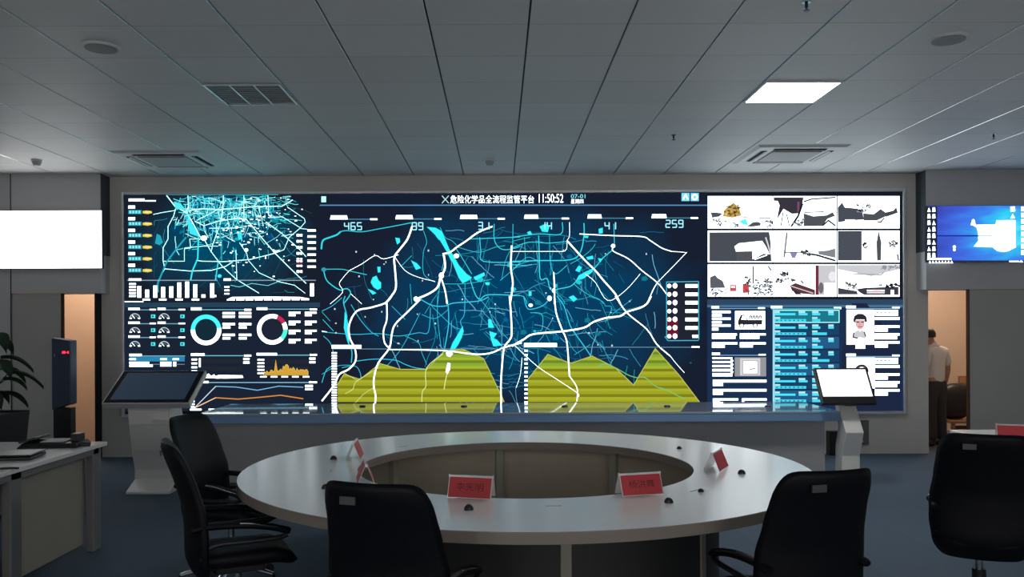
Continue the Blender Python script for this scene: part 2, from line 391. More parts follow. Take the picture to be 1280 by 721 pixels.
WH = (236, 249, 255); CY = (52, 200, 214); CY2 = (30, 140, 160); TEAL = (20, 90, 108); DK = (24, 31, 44); DK2 = (15, 24, 42); GRY = (82, 84, 92)
def navy_mat(cx, cz, rx, rz, inner, outer):
    m = bpy.data.materials.new('screen_navy'); m.use_nodes = True; nt = m.node_tree; nt.nodes.clear()
    tc = nt.nodes.new('ShaderNodeTexCoord'); mp = nt.nodes.new('ShaderNodeMapping'); mp.vector_type = 'POINT'
    mp.inputs['Location'].default_value = (-cx/rx, 0, -cz/rz); mp.inputs['Scale'].default_value = (1/rx, 0, 1/rz)
    ln = nt.nodes.new('ShaderNodeVectorMath'); ln.operation = 'LENGTH'
    nz = nt.nodes.new('ShaderNodeTexNoise'); nz.inputs['Scale'].default_value = 1.6; nz.inputs['Detail'].default_value = 4
    ad = nt.nodes.new('ShaderNodeMath'); ad.operation = 'MULTIPLY_ADD'; ad.inputs[1].default_value = .7; 
    sb = nt.nodes.new('ShaderNodeMath'); sb.operation = 'SUBTRACT'; sb.inputs[1].default_value = .35
    cr = nt.nodes.new('ShaderNodeValToRGB'); cr.color_ramp.elements[0].position = .25; cr.color_ramp.elements[1].position = 1.0
    cr.color_ramp.elements[0].color = (*lin(inner), 1); cr.color_ramp.elements[1].color = (*lin(outer), 1)
    e = nt.nodes.new('ShaderNodeEmission'); o = nt.nodes.new('ShaderNodeOutputMaterial')
    nt.links.new(tc.outputs['Object'], mp.inputs[0]); nt.links.new(mp.outputs[0], ln.inputs[0]); nt.links.new(tc.outputs['Object'], nz.inputs[0])
    nt.links.new(nz.outputs['Fac'], ad.inputs[0]); nt.links.new(ln.outputs['Value'], ad.inputs[2]); nt.links.new(ad.outputs[0], sb.inputs[0])
    nt.links.new(sb.outputs[0], cr.inputs[0]); nt.links.new(cr.outputs[0], e.inputs[0]); nt.links.new(e.outputs[0], o.inputs[0])
    return m

YV = YB-.06
vw = thing('video_wall', 'huge multi-panel video wall showing a city road map and dashboards', 'video wall', (0, 0, 0))
pTL, pBR = at(155, 241.5, YV), at(1129, 513.5, YV)
VX0, VX1, VZ0, VZ1 = pTL.x, pBR.x, pBR.z, (at(155, 243, YV).z+at(1129, 240, YV).z)/2
MB().box(VX0, VX1, YV+.004, YB, VZ0, VZ1, M_black).build('screen_body', vw)
fr = MB(); e_ = .035
M_bez = mat('silver_bezel', (.78, .78, .80), .35, .55)
fr.box(VX0-e_, VX0, YV-.02, YB, VZ0-e_, VZ1+e_, M_bez); fr.box(VX1, VX1+e_, YV-.02, YB, VZ0-e_, VZ1+e_, M_bez)
fr.box(VX0, VX1, YV-.02, YB, VZ1, VZ1+e_, M_bez); fr.box(VX0, VX1, YV-.02, YB, VZ0-e_, VZ0, M_bez)
fr.build('bezel_frame', vw, bevel=.006)
rnd = random.Random(11)

# left block: dense road map, charts
a = Art(YV)
c0 = at(275, 300, YV)
a.rect(156, 242, 400, 378, navy_mat(c0.x, c0.z, 1.1, .75, (0, 74, 104), (24, 32, 46)))
a.frame(140, 230, 4.507)
a.rect(307, 50, 937, 62, (40, 140, 150))
def wander(x, y, ang, n, step, wob, rng):
    pts = [(x, y)]
    for _ in range(n): ang += rng.uniform(-wob, wob); x += step*math.cos(ang); y += step*math.sin(ang); pts.append((x, y))
    return pts
for _ in range(26):
    x, y = rnd.uniform(350, 950), rnd.uniform(70, 330); s_ = rnd.uniform(12, 40)
    a.poly([(x+s_*math.cos(q*1.05+rnd.uniform(-.3, .3))*rnd.uniform(.5, 1), y+s_*.7*math.sin(q*1.05)*rnd.uniform(.5, 1)) for q in range(6)], rnd.choice([(0, 96, 118), (10, 120, 130), (0, 70, 110), (24, 150, 158), (8, 60, 120)]))
for _ in range(620):
    x = rnd.gauss(640, 190); y = 66+abs(rnd.gauss(0, 125))
    if not (330 < x < 1000 and y < 420): continue
    ang = rnd.choice([0, 0, PI/2, PI/2, rnd.uniform(0, PI)])
    p = [(min(1090, max(320, q[0])), min(520, max(66, q[1]))) for q in wander(x, y, ang, rnd.randint(2, 5), rnd.uniform(8, 22), .35, rnd)]
    a.line(p, rnd.choice([2, 2, 3, 3, 4]), rnd.choice([CY, (92, 214, 220), (150, 230, 232), (34, 150, 168), (34, 150, 168), (20, 120, 150), (178, 244, 248)]))
for _ in range(46):
    x, y = rnd.uniform(240, 1080), rnd.uniform(120, 600)
    a.line([(min(1140, max(240, q[0])), min(610, max(66, q[1]))) for q in wander(x, y, rnd.uniform(0, PI), rnd.randint(4, 9), 18, .3, rnd)], 2, rnd.choice([TEAL, CY2, TEAL]))
WC = (178, 244, 248); _m[('glow', WC, K_COL)] = glow(WC, 2.4)
wl = [(7,[(310,65),(360,130),(420,160),(455,215),(500,300),(520,310)]),(5,[(360,140),(350,180),(318,240),(318,310),(290,360),(290,430)]),
 (4,[(235,172),(290,160),(355,150)]),(5,[(430,65),(432,130),(420,155)]),(6,[(440,148),(520,140),(605,145),(800,128),(960,125),(1020,90)]),(4,[(480,205),(540,175),(605,140)]),
 (5,[(470,210),(520,235),(600,210),(700,195),(760,200)]),(6,[(755,195),(830,285),(920,390),(1000,470),(1095,560)]),(5,[(920,390),(780,425),(640,437),(510,435),(480,430)]),
 (5,[(290,430),(300,478),(440,490),(560,487),(640,465),(680,440)]),(5,[(520,310),(560,380),(620,460),(700,535),(830,615)]),(4,[(290,435),(410,435),(410,365),(445,360),(440,310),(510,310)]),
 (4,[(410,360),(520,350),(600,350)]),(5,[(630,65),(625,150),(610,230),(570,340),(560,385)]),(4,[(550,250),(700,248),(760,240)]),(5,[(870,215),(960,280),(1060,370),(1095,410)]),(4,[(920,390),(970,370),(1000,300),(1060,250),(1150,262)]),
 (4,[(880,190),(960,185),(1060,245)]),(4,[(990,130),(1085,195),(1090,215),(1060,250)]),(4,[(880,65),(885,180)]),(4,[(720,330),(760,390),(770,430),(830,500),(940,550),(1030,570),(1090,615)]),
 (4,[(745,65),(745,195)]),(3,[(820,285),(860,340),(930,300),(960,270)]),(4,[(700,370),(705,540)]),(3,[(440,70),(430,300)]),(3,[(670,570),(720,580),(790,560),(880,572),(950,545)]),(5,[(300,478),(262,545),(262,610)])]
for wd, p in wl: a.line(p, max(2.4, wd*.72), WC if wd > 3 else (120, 225, 232))
a.poly([(425,160),(445,210),(480,270),(495,300),(470,290),(440,280),(430,220)], CY); a.poly([(255,280),(275,290),(290,330),(270,345),(245,335)], CY2)
a.poly([(360,140),(420,150),(390,110),(350,100)], (70,200,205)); a.poly([(705,265),(730,270),(735,310),(715,315)], CY); a.line([(420,300),(370,360),(310,440),(260,560),(262,610)], 9, CY2)
a.line([(490,300),(485,420),(455,490),(445,545)], 8, CY); a.line([(610,230),(620,430)], 7, CY2); a.line([(600,440),(585,540)], 6, CY); a.ell(608, 518, 12, 10, CY); a.ell(520, 305, 18, 15, WH); a.ell(758, 372, 11, 10, WH)
for _ in range(110):
    x, y = rnd.gauss(820, 140), rnd.gauss(280, 110)
    if 560 < x < 1080 and 75 < y < 520: q = rnd.uniform(4, 15); a.rect(x, y, x+q, y+rnd.uniform(3, 7), WH)
a.rects([(97,83,186,98), (190,92,250,99)], WH)
for k in range(6):
    y = 122+65.5*k; a.rect(95, y, 133, y+17, WH); a.rect(95, y+25, 170, y+48, (36,120,140))
    for q in range(4): a.rect(100+q*17, y+29, 112+q*17, y+44, (110,205,210))
    a.poly([(176,y+31),(196,y+28),(226,y+31),(230,y+42),(205,y+48),(176,y+44)], (238,206,74)); a.rect(188, y+34, 222, y+40, (250,240,190))
for k in range(7): y = 256+34*k; a.rect(1103, y, 1150, y+12, WH); a.rect(1042, y+26, 1058, y+40, WH); a.rect(1062, y+26, 1074, y+40, WH)
a.rect(1042, 424, 1074, 456, (120, 40, 60)); a.rects([(1042,428,1056,440),(1060,428,1074,440)], WH)
# bar chart
a.rect(90, 540, 596, 545, (150,170,185)); a.rect(98, 532, 168, 545, WH)
for x, y in ((146,575),(190,595),(236,572),(280,580),(326,577),(371,555),(415,550),(461,565),(507,622),(556,560)): a.rect(x, y, x+22, 640, WH)
a.rects([(100,558+17*k,138,568+17*k) for k in range(5)], WH); a.rects([(176+92*k,646,218+92*k,656) for k in range(4)], WH); a.rect(75, 660, 180, 665, WH); a.rect(556,625,590,636,WH)
a.rect(630, 540, 1150, 545, (150,170,185)); a.rects([(632,532,672,545),(636,575,664,584),(636,594,664,603),(636,614,664,622),(1118,560,1140,632)], WH)
a.poly([(650,650),(680,636),(900,634),(1060,636),(1112,645),(1112,654),(650,656)], WH); a.rects([(695+52*k,645,703+52*k,657) for k in range(8)], DK)
a.build('dense_road_map', vw)

a = Art(YV)
a.rect(156, 378, 400, 513.5, (26, 36, 53)); a.rect(156, 378, 400, 384, (38, 66, 88)); a.frame(140, 370, 4.507)
def donut(cx, cy, r0, r1, segs):
    ang = 90
    for fr_, c in segs: a.arc(cx, cy, r0, r1, ang, ang-360*fr_, c, max(4, int(60*fr_))); ang -= 360*fr_
for k in range(3):
    y = 66+78*k
    for j in range(2):
        x = 92+165*j
        a.rect(x, y+9, x+150, y+14, (96,140,160)); a.rect(x, y, x+(65 if j == 0 else 45), y+12, WH); a.rect(x+120-2*j, y+6, x+155, y+14, WH)
        a.arc(x+37, y+62, 26, 31, 0, 180, (200,214,220), 12); a.arc(x+37, y+62, 14, 20, 10, 170, (92,110,125), 8)
        a.line([(x+37, y+60), (x+22, y+42)], 3, WH); a.rects([(x+8,y+56,x+20,y+62),(x+54,y+56,x+66,y+62)], WH); a.rect(x+128, y+38, x+152, y+58, (60,205,210)); a.rect(x+134, y+43, x+142, y+53, DK)
a.rect(445, 74, 785, 79, (96,160,180)); a.rects([(445,64,505,80),(745,72,785,82)], WH)
donut(530, 190, 62, 86, [(.23,(60,214,220)),(.52,WH),(.25,(60,214,220))]); a.ell(530,190,60,60,(20,44,58),24)
for j in range(2):
    for k in range(3): x = 623+92*j; y = 90+61*k; a.rect(x, y, x+70, y+13, WH); a.rect(x, y+19, x+(70 if k == 0 else 44), y+32, WH)
a.rect(815, 71, 1155, 76, (96,160,180)); a.rects([(815,64,875,78),(1115,70,1155,80)], WH)
donut(903, 187, 62, 86, [(.06,WH),(.11,(200,44,90)),(.08,WH),(.12,(70,214,190)),(.63,WH)]); a.ell(903,187,60,60,(30,38,56),24)
for j in range(2):
    for k in range(4): x = 996+91*j; y = 88+51*k; a.rect(x, y, x+66, y+11, WH); a.rect(x, y+14, x+38, y+25, WH)
a.rect(98, 335, 412, 340, (96,160,180)); a.rect(98, 325, 168, 338, WH); a.rect(98, 342, 410, 368, (34,112,150)); a.rects([(98,350,135,360),(272,350,310,360),(342,350,378,360),(98,370,210,382),(272,370,335,382),(345,370,362,396),(98,386,230,398),(272,386,335,396)], WH); a.rect(98,382,410,386,(120,140,150))
a.rect(445, 333, 785, 338, (96,160,180)); a.rects([(445,322,522,336),(745,330,785,340),(740,348,775,360),(740,368,775,380)], WH)
a.rects([(448,352+22*k,480,362+22*k) for k in range(5)]+[(490,350,500,400)], WH); a.rect(505,352,735,376,(34,40,50)); a.rect(505,396,735,420,(34,40,50))
a.poly([(505,460),(515,432),(530,445),(545,436),(560,450),(575,440),(585,452),(600,444),(735,446),(740,460),(640,464)], WH); a.rects([(585,448,606,464)], WH)
a.rect(815, 330, 1155, 335, (96,160,180)); a.rects([(815,320,930,334),(1115,326,1155,336),(1112,346,1146,358),(1112,366,1146,378)], WH)
a.rects([(820,354+19*k,858,363+19*k) for k in range(5)], WH); a.rect(860,358,1110,380,(36,40,50)); a.rect(860,396,1110,412,(36,40,50))
sp = [(855,446)]
for x in range(860, 1106, 7): h_ = 22+rnd.uniform(0, 26)*(1.2 if x < 900 else 1)+(26 if 960 < x < 1000 else 0)+(70 if 918 <= x <= 926 else 0); h_ *= max(.4, 1-abs(x-1000)/300); sp.append((x, 446-h_))
sp.append((1105, 446)); 
for i in range(1, len(sp)-2): a.poly([(sp[i][0], 446), sp[i], sp[i+1], (sp[i+1][0], 446)], (214,164,58))
a.line(sp, 3, (240,200,90)); a.rects([(835+60*k,450,872+60*k,458) for k in range(5)], WH)
a.rect(445, 484, 1155, 489, (110,160,180)); a.rects([(480,478,545,490),(1110,480,1155,490),(1088,500,1132,512),(1088,518,1132,529)], WH)
a.line([(465,630),(585,508),(700,512),(820,530),(940,507),(1078,513)], 5, (104,158,196)); a.line([(465,630),(585,572),(710,580),(830,570),(950,558),(1078,578)], 6, (226,144,62)); a.line([(465,630),(585,572)], 4, (250,220,180)); a.line([(465,630),(585,508)], 4, (225,235,245))
a.rects([(446,556+16*k,466,565+16*k) for k in range(5)]+[(440,634,505,644),(545,634,590,642),(640,634,735,642),(825,634,860,642),(920,634,990,642),(1020,634,1130,642)], WH)
a.build('statistics_dashboard', vw)

# centre block: city road map
a = Art(YV); c0 = at(655, 380, YV)
a.rect(400, 241.5, 884, 513.5, navy_mat(c0.x, c0.z, 2.35, 1.35, (2, 66, 104), (23, 31, 48)))
a.frame(390, 230, 4.808)
rn = random.Random(5)
for _ in range(330):      # faint lanes of the street net
    x, y = rn.gauss(1290, 480), rn.uniform(280, 1280)
    if not (70 < x < 2150): continue
    if abs(x-1290) > 500 and rn.random() < .35: continue
    ang = rn.choice([0, PI/2, rn.uniform(0, PI), rn.uniform(.6, 1)]); n = rn.randint(3, 9)
    p = [(min(2240, max(60, q[0])), min(1350, max(260, q[1]))) for q in wander(x, y, ang, n, rn.uniform(14, 34), .22, rn)]
    a.line(p, rn.choice([2, 2.5, 3, 4]), rn.choice([(10, 78, 112), (14, 100, 128), (20, 120, 140), (24, 140, 160), (52, 130, 160), (96, 160, 188)]))
for _ in range(30):      # pale city blocks
    x, y = rn.gauss(1350, 330), rn.uniform(330, 1100); s_ = rn.uniform(6, 26)
    a.poly([(x+s_*math.cos(q*1.26), y+s_*math.sin(q*1.26)*rn.uniform(.6, 1)) for q in range(5)], rn.choice([(6, 84, 120), (10, 100, 120), (30, 170, 185), (4, 60, 110)]))
A_, B_, C_, D_ = (390, 230, 4.808), (640, 230, 4.808), (390, 370, 4.808), (640, 370, 4.808)
def curvy(P):
    out = []
    for i in range(len(P)-1):
        p0, p1, p2, p3 = [Vector(P[min(len(P)-1, max(0, i+j))]) for j in (-1, 0, 1, 2)]; n_ = 1 if len(P) == 2 else 4
        for j in range(n_):
            q = j/n_; v = .5*((2*p1)+(p2-p0)*q+(2*p0-5*p1+4*p2-p3)*q*q+(3*p1-p0-3*p2+p3)*q**3); out.append((v.x, v.y))
    out.append(tuple(P[-1])); return out
def roads(fr_, rs, c):
    a.frame(*fr_)
    for wd, p in rs: a.line(curvy(p), max(2.4, wd*(.58 if c == WH else .68)), c)
def water(fr_, ps, c=(44, 210, 220)):
    a.frame(*fr_)
    for p in ps: a.poly(p, c)
# river and lakes
water(A_, [[(690,258),(742,262),(778,282),(800,330),(762,335),(735,300)], [(755,315),(800,330),(825,390),(850,430),(885,490),(835,460),(812,410)], [(840,460),(885,490),(930,540),(962,562),(940,580),(905,597),(880,560)],
  [(970,560),(1035,530),(1040,550),(985,580)], [(365,560),(388,550),(400,578),(416,592),(415,625),(395,636),(370,620),(353,590)], [(393,497),(412,497),(412,530),(396,532)], [(500,322),(528,326),(530,350),(512,364)], [(595,458),(630,475),(656,505),(625,516)], [(335,630),(365,640),(388,655),(365,665)], [(1040,590),(1068,590),(1066,608),(1044,606)]])
water(C_, [[(905,178),(912,210),(900,250),(880,290),(855,325),(828,325),(845,280),(870,240),(893,200)], [(1058,138),(1075,140),(1095,190),(1060,190)], [(1065,210),(1112,225),(1090,255),(1112,262),(1142,296),(1090,302),(1075,260)], [(198,90),(212,130),(222,200),(225,285),(212,270),(192,190)]])
water(B_, [[(385,580),(400,550),(440,528),(492,503),(482,530),(430,568)], [(515,445),(545,450),(530,472)], [(340,680),(368,668),(392,690),(370,708)], [(380,520),(400,490),(420,500),(405,530)], [(520,270),(545,262),(545,295),(522,298)], [(165,255),(200,240),(225,255),(215,290),(180,285)], [(90,290),(110,282),(120,300),(100,308)], [(430,310),(460,312),(455,325),(430,322)], [(100,645),(117,645),(117,672),(100,672)], [(445,440),(485,430),(490,450),(455,455)]])
# cyan roads
roads(A_, [(14,[(57,392),(66,340),(110,320),(150,305),(172,286)]), (7,[(172,286),(210,280),(300,287),(400,270),(500,252),(600,232)]), (7,[(948,330),(1090,325),(1250,318)]), (7,[(1008,320),(1015,400),(1032,465),(1250,468)]), (7,[(1095,240),(1095,330),(1120,378),(1160,395),(1220,385),(1250,375)]),
 (9,[(70,515),(90,580),(150,628),(185,640)]), (9,[(185,632),(215,630),(232,660),(190,720)]), (8,[(950,570),(980,660),(1010,692),(1060,665),(1250,670)]), (4,[(920,598),(918,720)]), (6,[(860,380),(900,440),(960,540)]), (4,[(880,380),(1000,410),(1100,380),(1160,370)]), (4,[(1130,580),(1190,530),(1250,480)]), (4,[(790,600),(930,598),(1080,572)]), (3,[(1140,575),(1160,470),(1190,400)]), (5,[(795,460),(780,520)]), (5,[(1208,240),(1206,380)]),(6,[(70,512),(180,512),(225,522),(330,545)]),(4,[(670,280),(690,350),(670,410),(672,540),(740,590)]),(4,[(600,430),(540,490)]),(4,[(775,540),(755,720)]),(3,[(590,600),(600,720)]),(4,[(770,260),(800,320),(840,340),(870,370)])], (46, 186, 200))
roads(B_, [(7,[(0,320),(160,300),(292,302),(302,230)]), (9,[(0,465),(160,460),(350,455),(410,410),(432,310),(432,235)]), (6,[(0,385),(100,350),(220,355),(330,345)]), (8,[(160,310),(165,460),(170,570),(210,568),(226,622),(250,650)]), (8,[(600,400),(540,450),(500,500),(440,540),(390,580),(350,615),(280,630),(255,640)]), (5,[(230,430),(235,500),(265,540),(330,488)]), (4,[(500,360),(480,390),(420,440),(350,480)]), (5,[(0,672),(60,672),(85,700),(90,720)]), (4,[(370,600),(450,660),(520,690),(550,720)]), (6,[(612,240),(615,360)]), (3,[(225,300),(228,455)]), (4,[(20,490),(80,470),(150,455)]),(3,[(0,520),(90,440),(160,470)]),(3,[(255,640),(310,700),(315,720)]),(3,[(75,320),(80,460)]),(3,[(0,345),(60,330),(110,320)]),(3,[(0,505),(150,480)])], (46, 190, 200))
roads(C_, [(8,[(200,0),(190,40),(210,120),(205,200),(215,270),(240,330),(237,400)]), (8,[(640,10),(720,55),(800,60),(850,42),(1000,30),(1060,5)]), (8,[(810,0),(820,80),(820,180),(800,300),(792,340)]), (5,[(920,0),(915,110),(893,150),(903,190)]), (5,[(235,50),(290,140),(350,210),(400,240)]), (5,[(60,215),(250,230),(400,225),(520,240),(640,220),(700,215),(712,70)]), (6,[(270,390),(380,378),(500,385),(560,410),(620,430),(700,440)]), (6,[(690,430),(770,440),(790,340)]), (4,[(650,100),(600,200),(520,340),(400,470)]), (4,[(720,60),(840,175),(900,200)]), (4,[(480,60),(560,140)]), (4,[(755,0),(755,130),(775,300)]), (4,[(820,80),(740,135),(660,110)]), (5,[(180,430),(260,420),(290,460),(295,500)]), (4,[(1000,10),(1060,80),(1100,170),(1180,260)]), (4,[(560,240),(640,280),(660,340),(690,410)]), (5,[(70,240),(110,280),(130,340)]), (5,[(60,90),(120,60),(180,10)]),(5,[(65,140),(130,210)]),(4,[(60,95),(110,150)]),(6,[(60,520),(90,440),(150,410)]),(4,[(60,470),(150,420),(240,415)])], (46, 178, 206))
roads(D_, [(8,[(270,0),(312,60),(340,150),(362,200),(440,310),(500,400),(520,420)]), (7,[(70,0),(85,60),(110,80),(180,60),(215,30)]), (4,[(440,210),(500,270),(560,320)]), (4,[(560,60),(600,70),(560,160)]), (5,[(110,100),(180,110),(180,200),(150,210)]), (4,[(380,350),(470,290)]),(3,[(560,60),(540,30),(460,0)]),(3,[(720,20),(600,110)])], (44, 180, 200))
# yellow area charts
def area(fr_, top, x0, x1, yb):
    a.frame(*fr_); bands = [(118,150,52),(150,170,44),(96,118,26),(160,166,40),(128,128,26)]
    def cut(y0, y1):
        out = []
        for (xa, ya), (xb, yb_) in zip(top, top[1:]):
            n = max(1, int(max(abs(xb-xa), abs(yb_-ya))/5))
            for i in range(n):
                p, q = xa+(xb-xa)*i/n, xa+(xb-xa)*(i+1)/n; ta, tb = ya+(yb_-ya)*i/n, ya+(yb_-ya)*(i+1)/n
                if min(ta, tb) >= y1: continue
                out.append([(p, max(ta, y0)), (q, max(tb, y0)), (q, max(min(y1, 9e9), tb if tb < y1 else y1)), (p, y1)])
        return out
    y = 300; k = 0
    seq = [((128,158,50)), ((150,168,46)), ((104,128,32)), ((156,164,42)), ((140,140,30)), ((98,104,22))]
    while y < yb:
        h_ = 17; c = seq[k % 3] if y < 430 else [(156,160,40), (146,150,34), (116,118,24)][k % 3]
        c = tuple(min(255, int(q*1.10)) for q in c)
        for p in cut(y, min(yb, y+h_)): a.poly(p, c); a.k -= 1      # bands lie side by side in one layer
        a.k += 1
        y += h_; k += 1
    a.line(top, 5, (196,196,90))
tp1 = [(155,530),(192,470),(290,500),(410,405),(530,440),(690,440),(790,335),(900,316),(1030,375),(1060,435),(1155,635)]
tp2 = [(95,500),(215,350),(340,400),(360,402),(480,360),(620,430),(730,535),(860,315),(1000,470),(1125,635)]
area(C_, tp1, 155, 1155, 636); area(D_, tp2, 95, 1125, 636)
# white ring and trunk roads over everything
roads(A_, [(17,[(603,252),(575,330),(530,390),(496,440),(500,520),(505,620),(480,670),(440,720)]), (15,[(1085,255),(1000,290),(930,340),(870,380),(830,410),(785,420)]), (18,[(790,415),(800,480),(795,520),(772,560),(755,620),(700,660),(625,692)]), (13,[(775,560),(800,640),(812,720)]), (15,[(1200,370),(1195,500),(1207,600),(1190,720)]), (5,[(225,520),(300,480),(380,430),(430,450),(520,425)]), (4,[(225,520),(190,560),(165,600),(185,650),(110,720)]), (4,[(500,440),(560,520),(640,560),(740,585)]), (4,[(235,660),(300,720)])], WH)
roads(B_, [(15,[(330,340),(430,450),(500,520),(550,580),(620,660),(650,720)]), (9,[(405,300),(600,310),(780,316),(830,340),(900,385),(960,405)]), (5,[(960,405),(1040,412),(1030,430),(875,590)]), (9,[(605,385),(610,405),(700,450),(780,520),(870,590),(920,650),(945,690)]), (8,[(875,590),(850,630),(810,720)]), (13,[(250,530),(255,620),(255,720)]), (4,[(440,540),(500,590),(575,700),(680,640),(770,540)]), (4,[(345,230),(345,310),(330,340)]), (4,[(0,405),(240,405),(320,400),(330,350)])], WH)
roads(C_, [(15,[(480,0),(440,42),(350,70),(270,90),(225,170),(228,250),(260,320),(262,390),(220,440),(165,470),(130,540),(60,630)]), (13,[(450,40),(450,140),(430,210),(437,280),(465,312)]), (15,[(650,20),(570,100),(500,170),(480,230),(465,312),(400,400),(375,480),(372,540),(383,600),(380,650),(385,690)]), (11,[(465,320),(620,322),(800,328),(900,340)]), (14,[(900,340),(1000,350),(1080,340),(1150,310),(1260,280)]), (15,[(1187,0),(1195,100),(1200,220),(1190,260),(1155,310),(1142,420),(1135,550),(1140,690)]), (5,[(60,210),(90,215)])], WH)
roads(C_, [(7,[(790,345),(690,430),(685,540),(665,570),(660,635)]), (5,[(200,585),(245,560),(260,520),(300,490),(400,430)]), (4,[(262,640),(310,590),(370,550)]), (4,[(190,460),(280,510)]), (8,[(820,400),(815,450),(800,520),(795,560)])], (226, 240, 150))
roads(D_, [(16,[(0,300),(70,260),(130,228),(300,212),(430,190),(490,155),(570,130),(650,120),(690,95),(770,70),(810,45),(835,0)]), (13,[(255,0),(265,100),(300,200),(328,270),(340,400),(345,480)]), (9,[(345,480),(390,550),(390,632)]), (11,[(620,0),(690,100),(810,200),(870,290),(950,360)]), (5,[(950,360),(990,410),(1035,460)]), (5,[(20,300),(150,420),(270,500),(390,580),(400,605)]), (3,[(60,370),(50,470),(25,550)])], WH)
roads(D_, [(8,[(520,420),(560,408),(620,430),(700,475),(750,490)]), (8,[(750,490),(800,490),(860,540),(920,560),(1000,600),(1040,615)])], (120, 200, 120))
a.frame(*C_); a.poly([(805,340),(830,328),(848,345),(830,366),(810,358)], WH); a.poly([(815,400),(832,404),(830,440),(815,468),(803,455)], WH); a.poly([(615,8),(640,14),(640,32),(620,34)], WH)
a.frame(*A_); a.ell(868, 432, 16, 14, WH); a.ell(778, 550, 15, 18, WH); a.ell(625, 690, 14, 14, WH); a.ell(72, 514, 15, 13, (40,130,150)); a.frame(*B_); a.ell(607, 372, 13, 12, WH); a.ell(250, 640, 9, 14, WH); a.frame(*D_); a.ell(112, 55, 13, 10, WH); a.ell(225, 14, 14, 16, WH)
for _ in range(42):
    fr_ = rn.choice([A_, B_, C_, D_]); a.frame(*fr_); x, y = rn.uniform(90, 1100), (rn.uniform(330, 700) if fr_ in (A_, B_) else rn.uniform(20, 300))
    if fr_ is B_ and x > 850: continue
    a.rect(x, y, x+rn.uniform(5, 9), y+rn.uniform(6, 11), (225, 240, 245))
a.build('city_road_map', vw)

# centre block: header, counters, chart rules, vehicle list
a = Art(YV, 0, 0, 1.0, .018); a.frame(0, 0, 1)
a.rect(400, 256, 884, 257.4, (74, 120, 160)); a.rect(402, 245.6, 408, 253, (168, 226, 232))
a.line([(552.5, 244.8), (561, 254.2)], 1.1, (190, 235, 235)); a.line([(561, 244.8), (552.5, 254.2)], 1.1, (190, 235, 235))
a.text('危险化学品全流程监管平台', 563, 244.2, 667.5, 254.4, WH); a.text('11:50:52', 673.5, 242.6, 704, 253.6, WH)
a.text('07-01', 713.5, 243, 731.5, 248, (120, 210, 225)); a.text('星期四', 713.5, 249, 729, 254.6, WH)
a.rect(851.5, 241.5, 861.5, 251.5, (110, 190, 230)); a.rect(863, 241.5, 873, 251.5, (110, 190, 230)); a.line([(853.5, 249.5), (856.5, 243.5), (859.5, 249.5)], 1.4, WH); a.arc(868, 246.5, 2.2, 3.8, 0, 360, WH, 14)
for x, wl_, wr in ((413, 21, 472), (494.5, 21, 552), (575, 21, 631), (655, 17, 711), (734, 17, 791), (814, 18, 872)):
    a.rect(x, 273.6-(x-413)*.004, wr-9, 274.8-(x-413)*.004, (58, 110, 140)); q = (x-413)*.004
    a.poly([(x+1, 269.4-q), (x+wl_, 269.4-q), (x+wl_+1, 274.4-q), (x, 274.4-q)], WH); a.rect(wr-9, 273.2-q, wr, 275.2-q, WH)
for txt, x, y in (('465', 431, 278.5), ('99', 515.5, 278.5), ('31', 598, 278), ('14', 676, 278), ('41', 756, 278), ('259', 832, 275.5)):
    for i, ch in enumerate(txt): a.seg7(ch, x+8.0*i, y, 5.2, 8.8, (150, 222, 240), 1.25)
# chart title blocks, rules and scales
a.rect(416, 435.6, 640, 436.4, (90, 130, 150)); a.rect(415, 431, 452, 435.4, WH); a.rect(655, 433.4, 874, 434.2, (90, 130, 150)); a.rect(655, 428.6, 696, 433.4, WH); a.rect(864, 432.6, 874, 434.4, WH)
y = 440
while y < 512: a.rect(415, y, 421.5, y+1.9, WH); y += 3.3
y = 437
while y < 511: a.rect(655.5, y, 659.5, y+2.4, WH); y += 5.35
# vehicle status list
a.frame(820, 340, 7.59); a.rect(95, 88, 405, 655, (34, 37, 50)); a.rect(105, 430, 205, 620, (110, 24, 44))
for p in ([(95,95),(400,90)], [(400,90),(403,640)], [(110,650),(400,648)], [(97,95),(97,300)], [(80,610),(110,650)], [(97,300),(97,620)]): a.line(p, 8, (60, 160, 184))
for k in range(7):
    y = 132+79.5*k; c = WH; a.ell(122, y, 20, 20, c); a.ell(177, y-2, 22, 25, c)
    if k in (2, 3): a.ell(115, y+4, 8, 9, (120, 214, 230))
    a.poly([(275,y-17),(340,y-17),(392,y-17),(392,y+16),(275,y+16)] if k < 6 else [(340,y-14),(395,y-14),(395,y+14),(340,y+14)], WH)
    if k in (4,): a.ell(112, y, 9, 12, (250, 180, 90))
a.build('header_and_counters', vw)

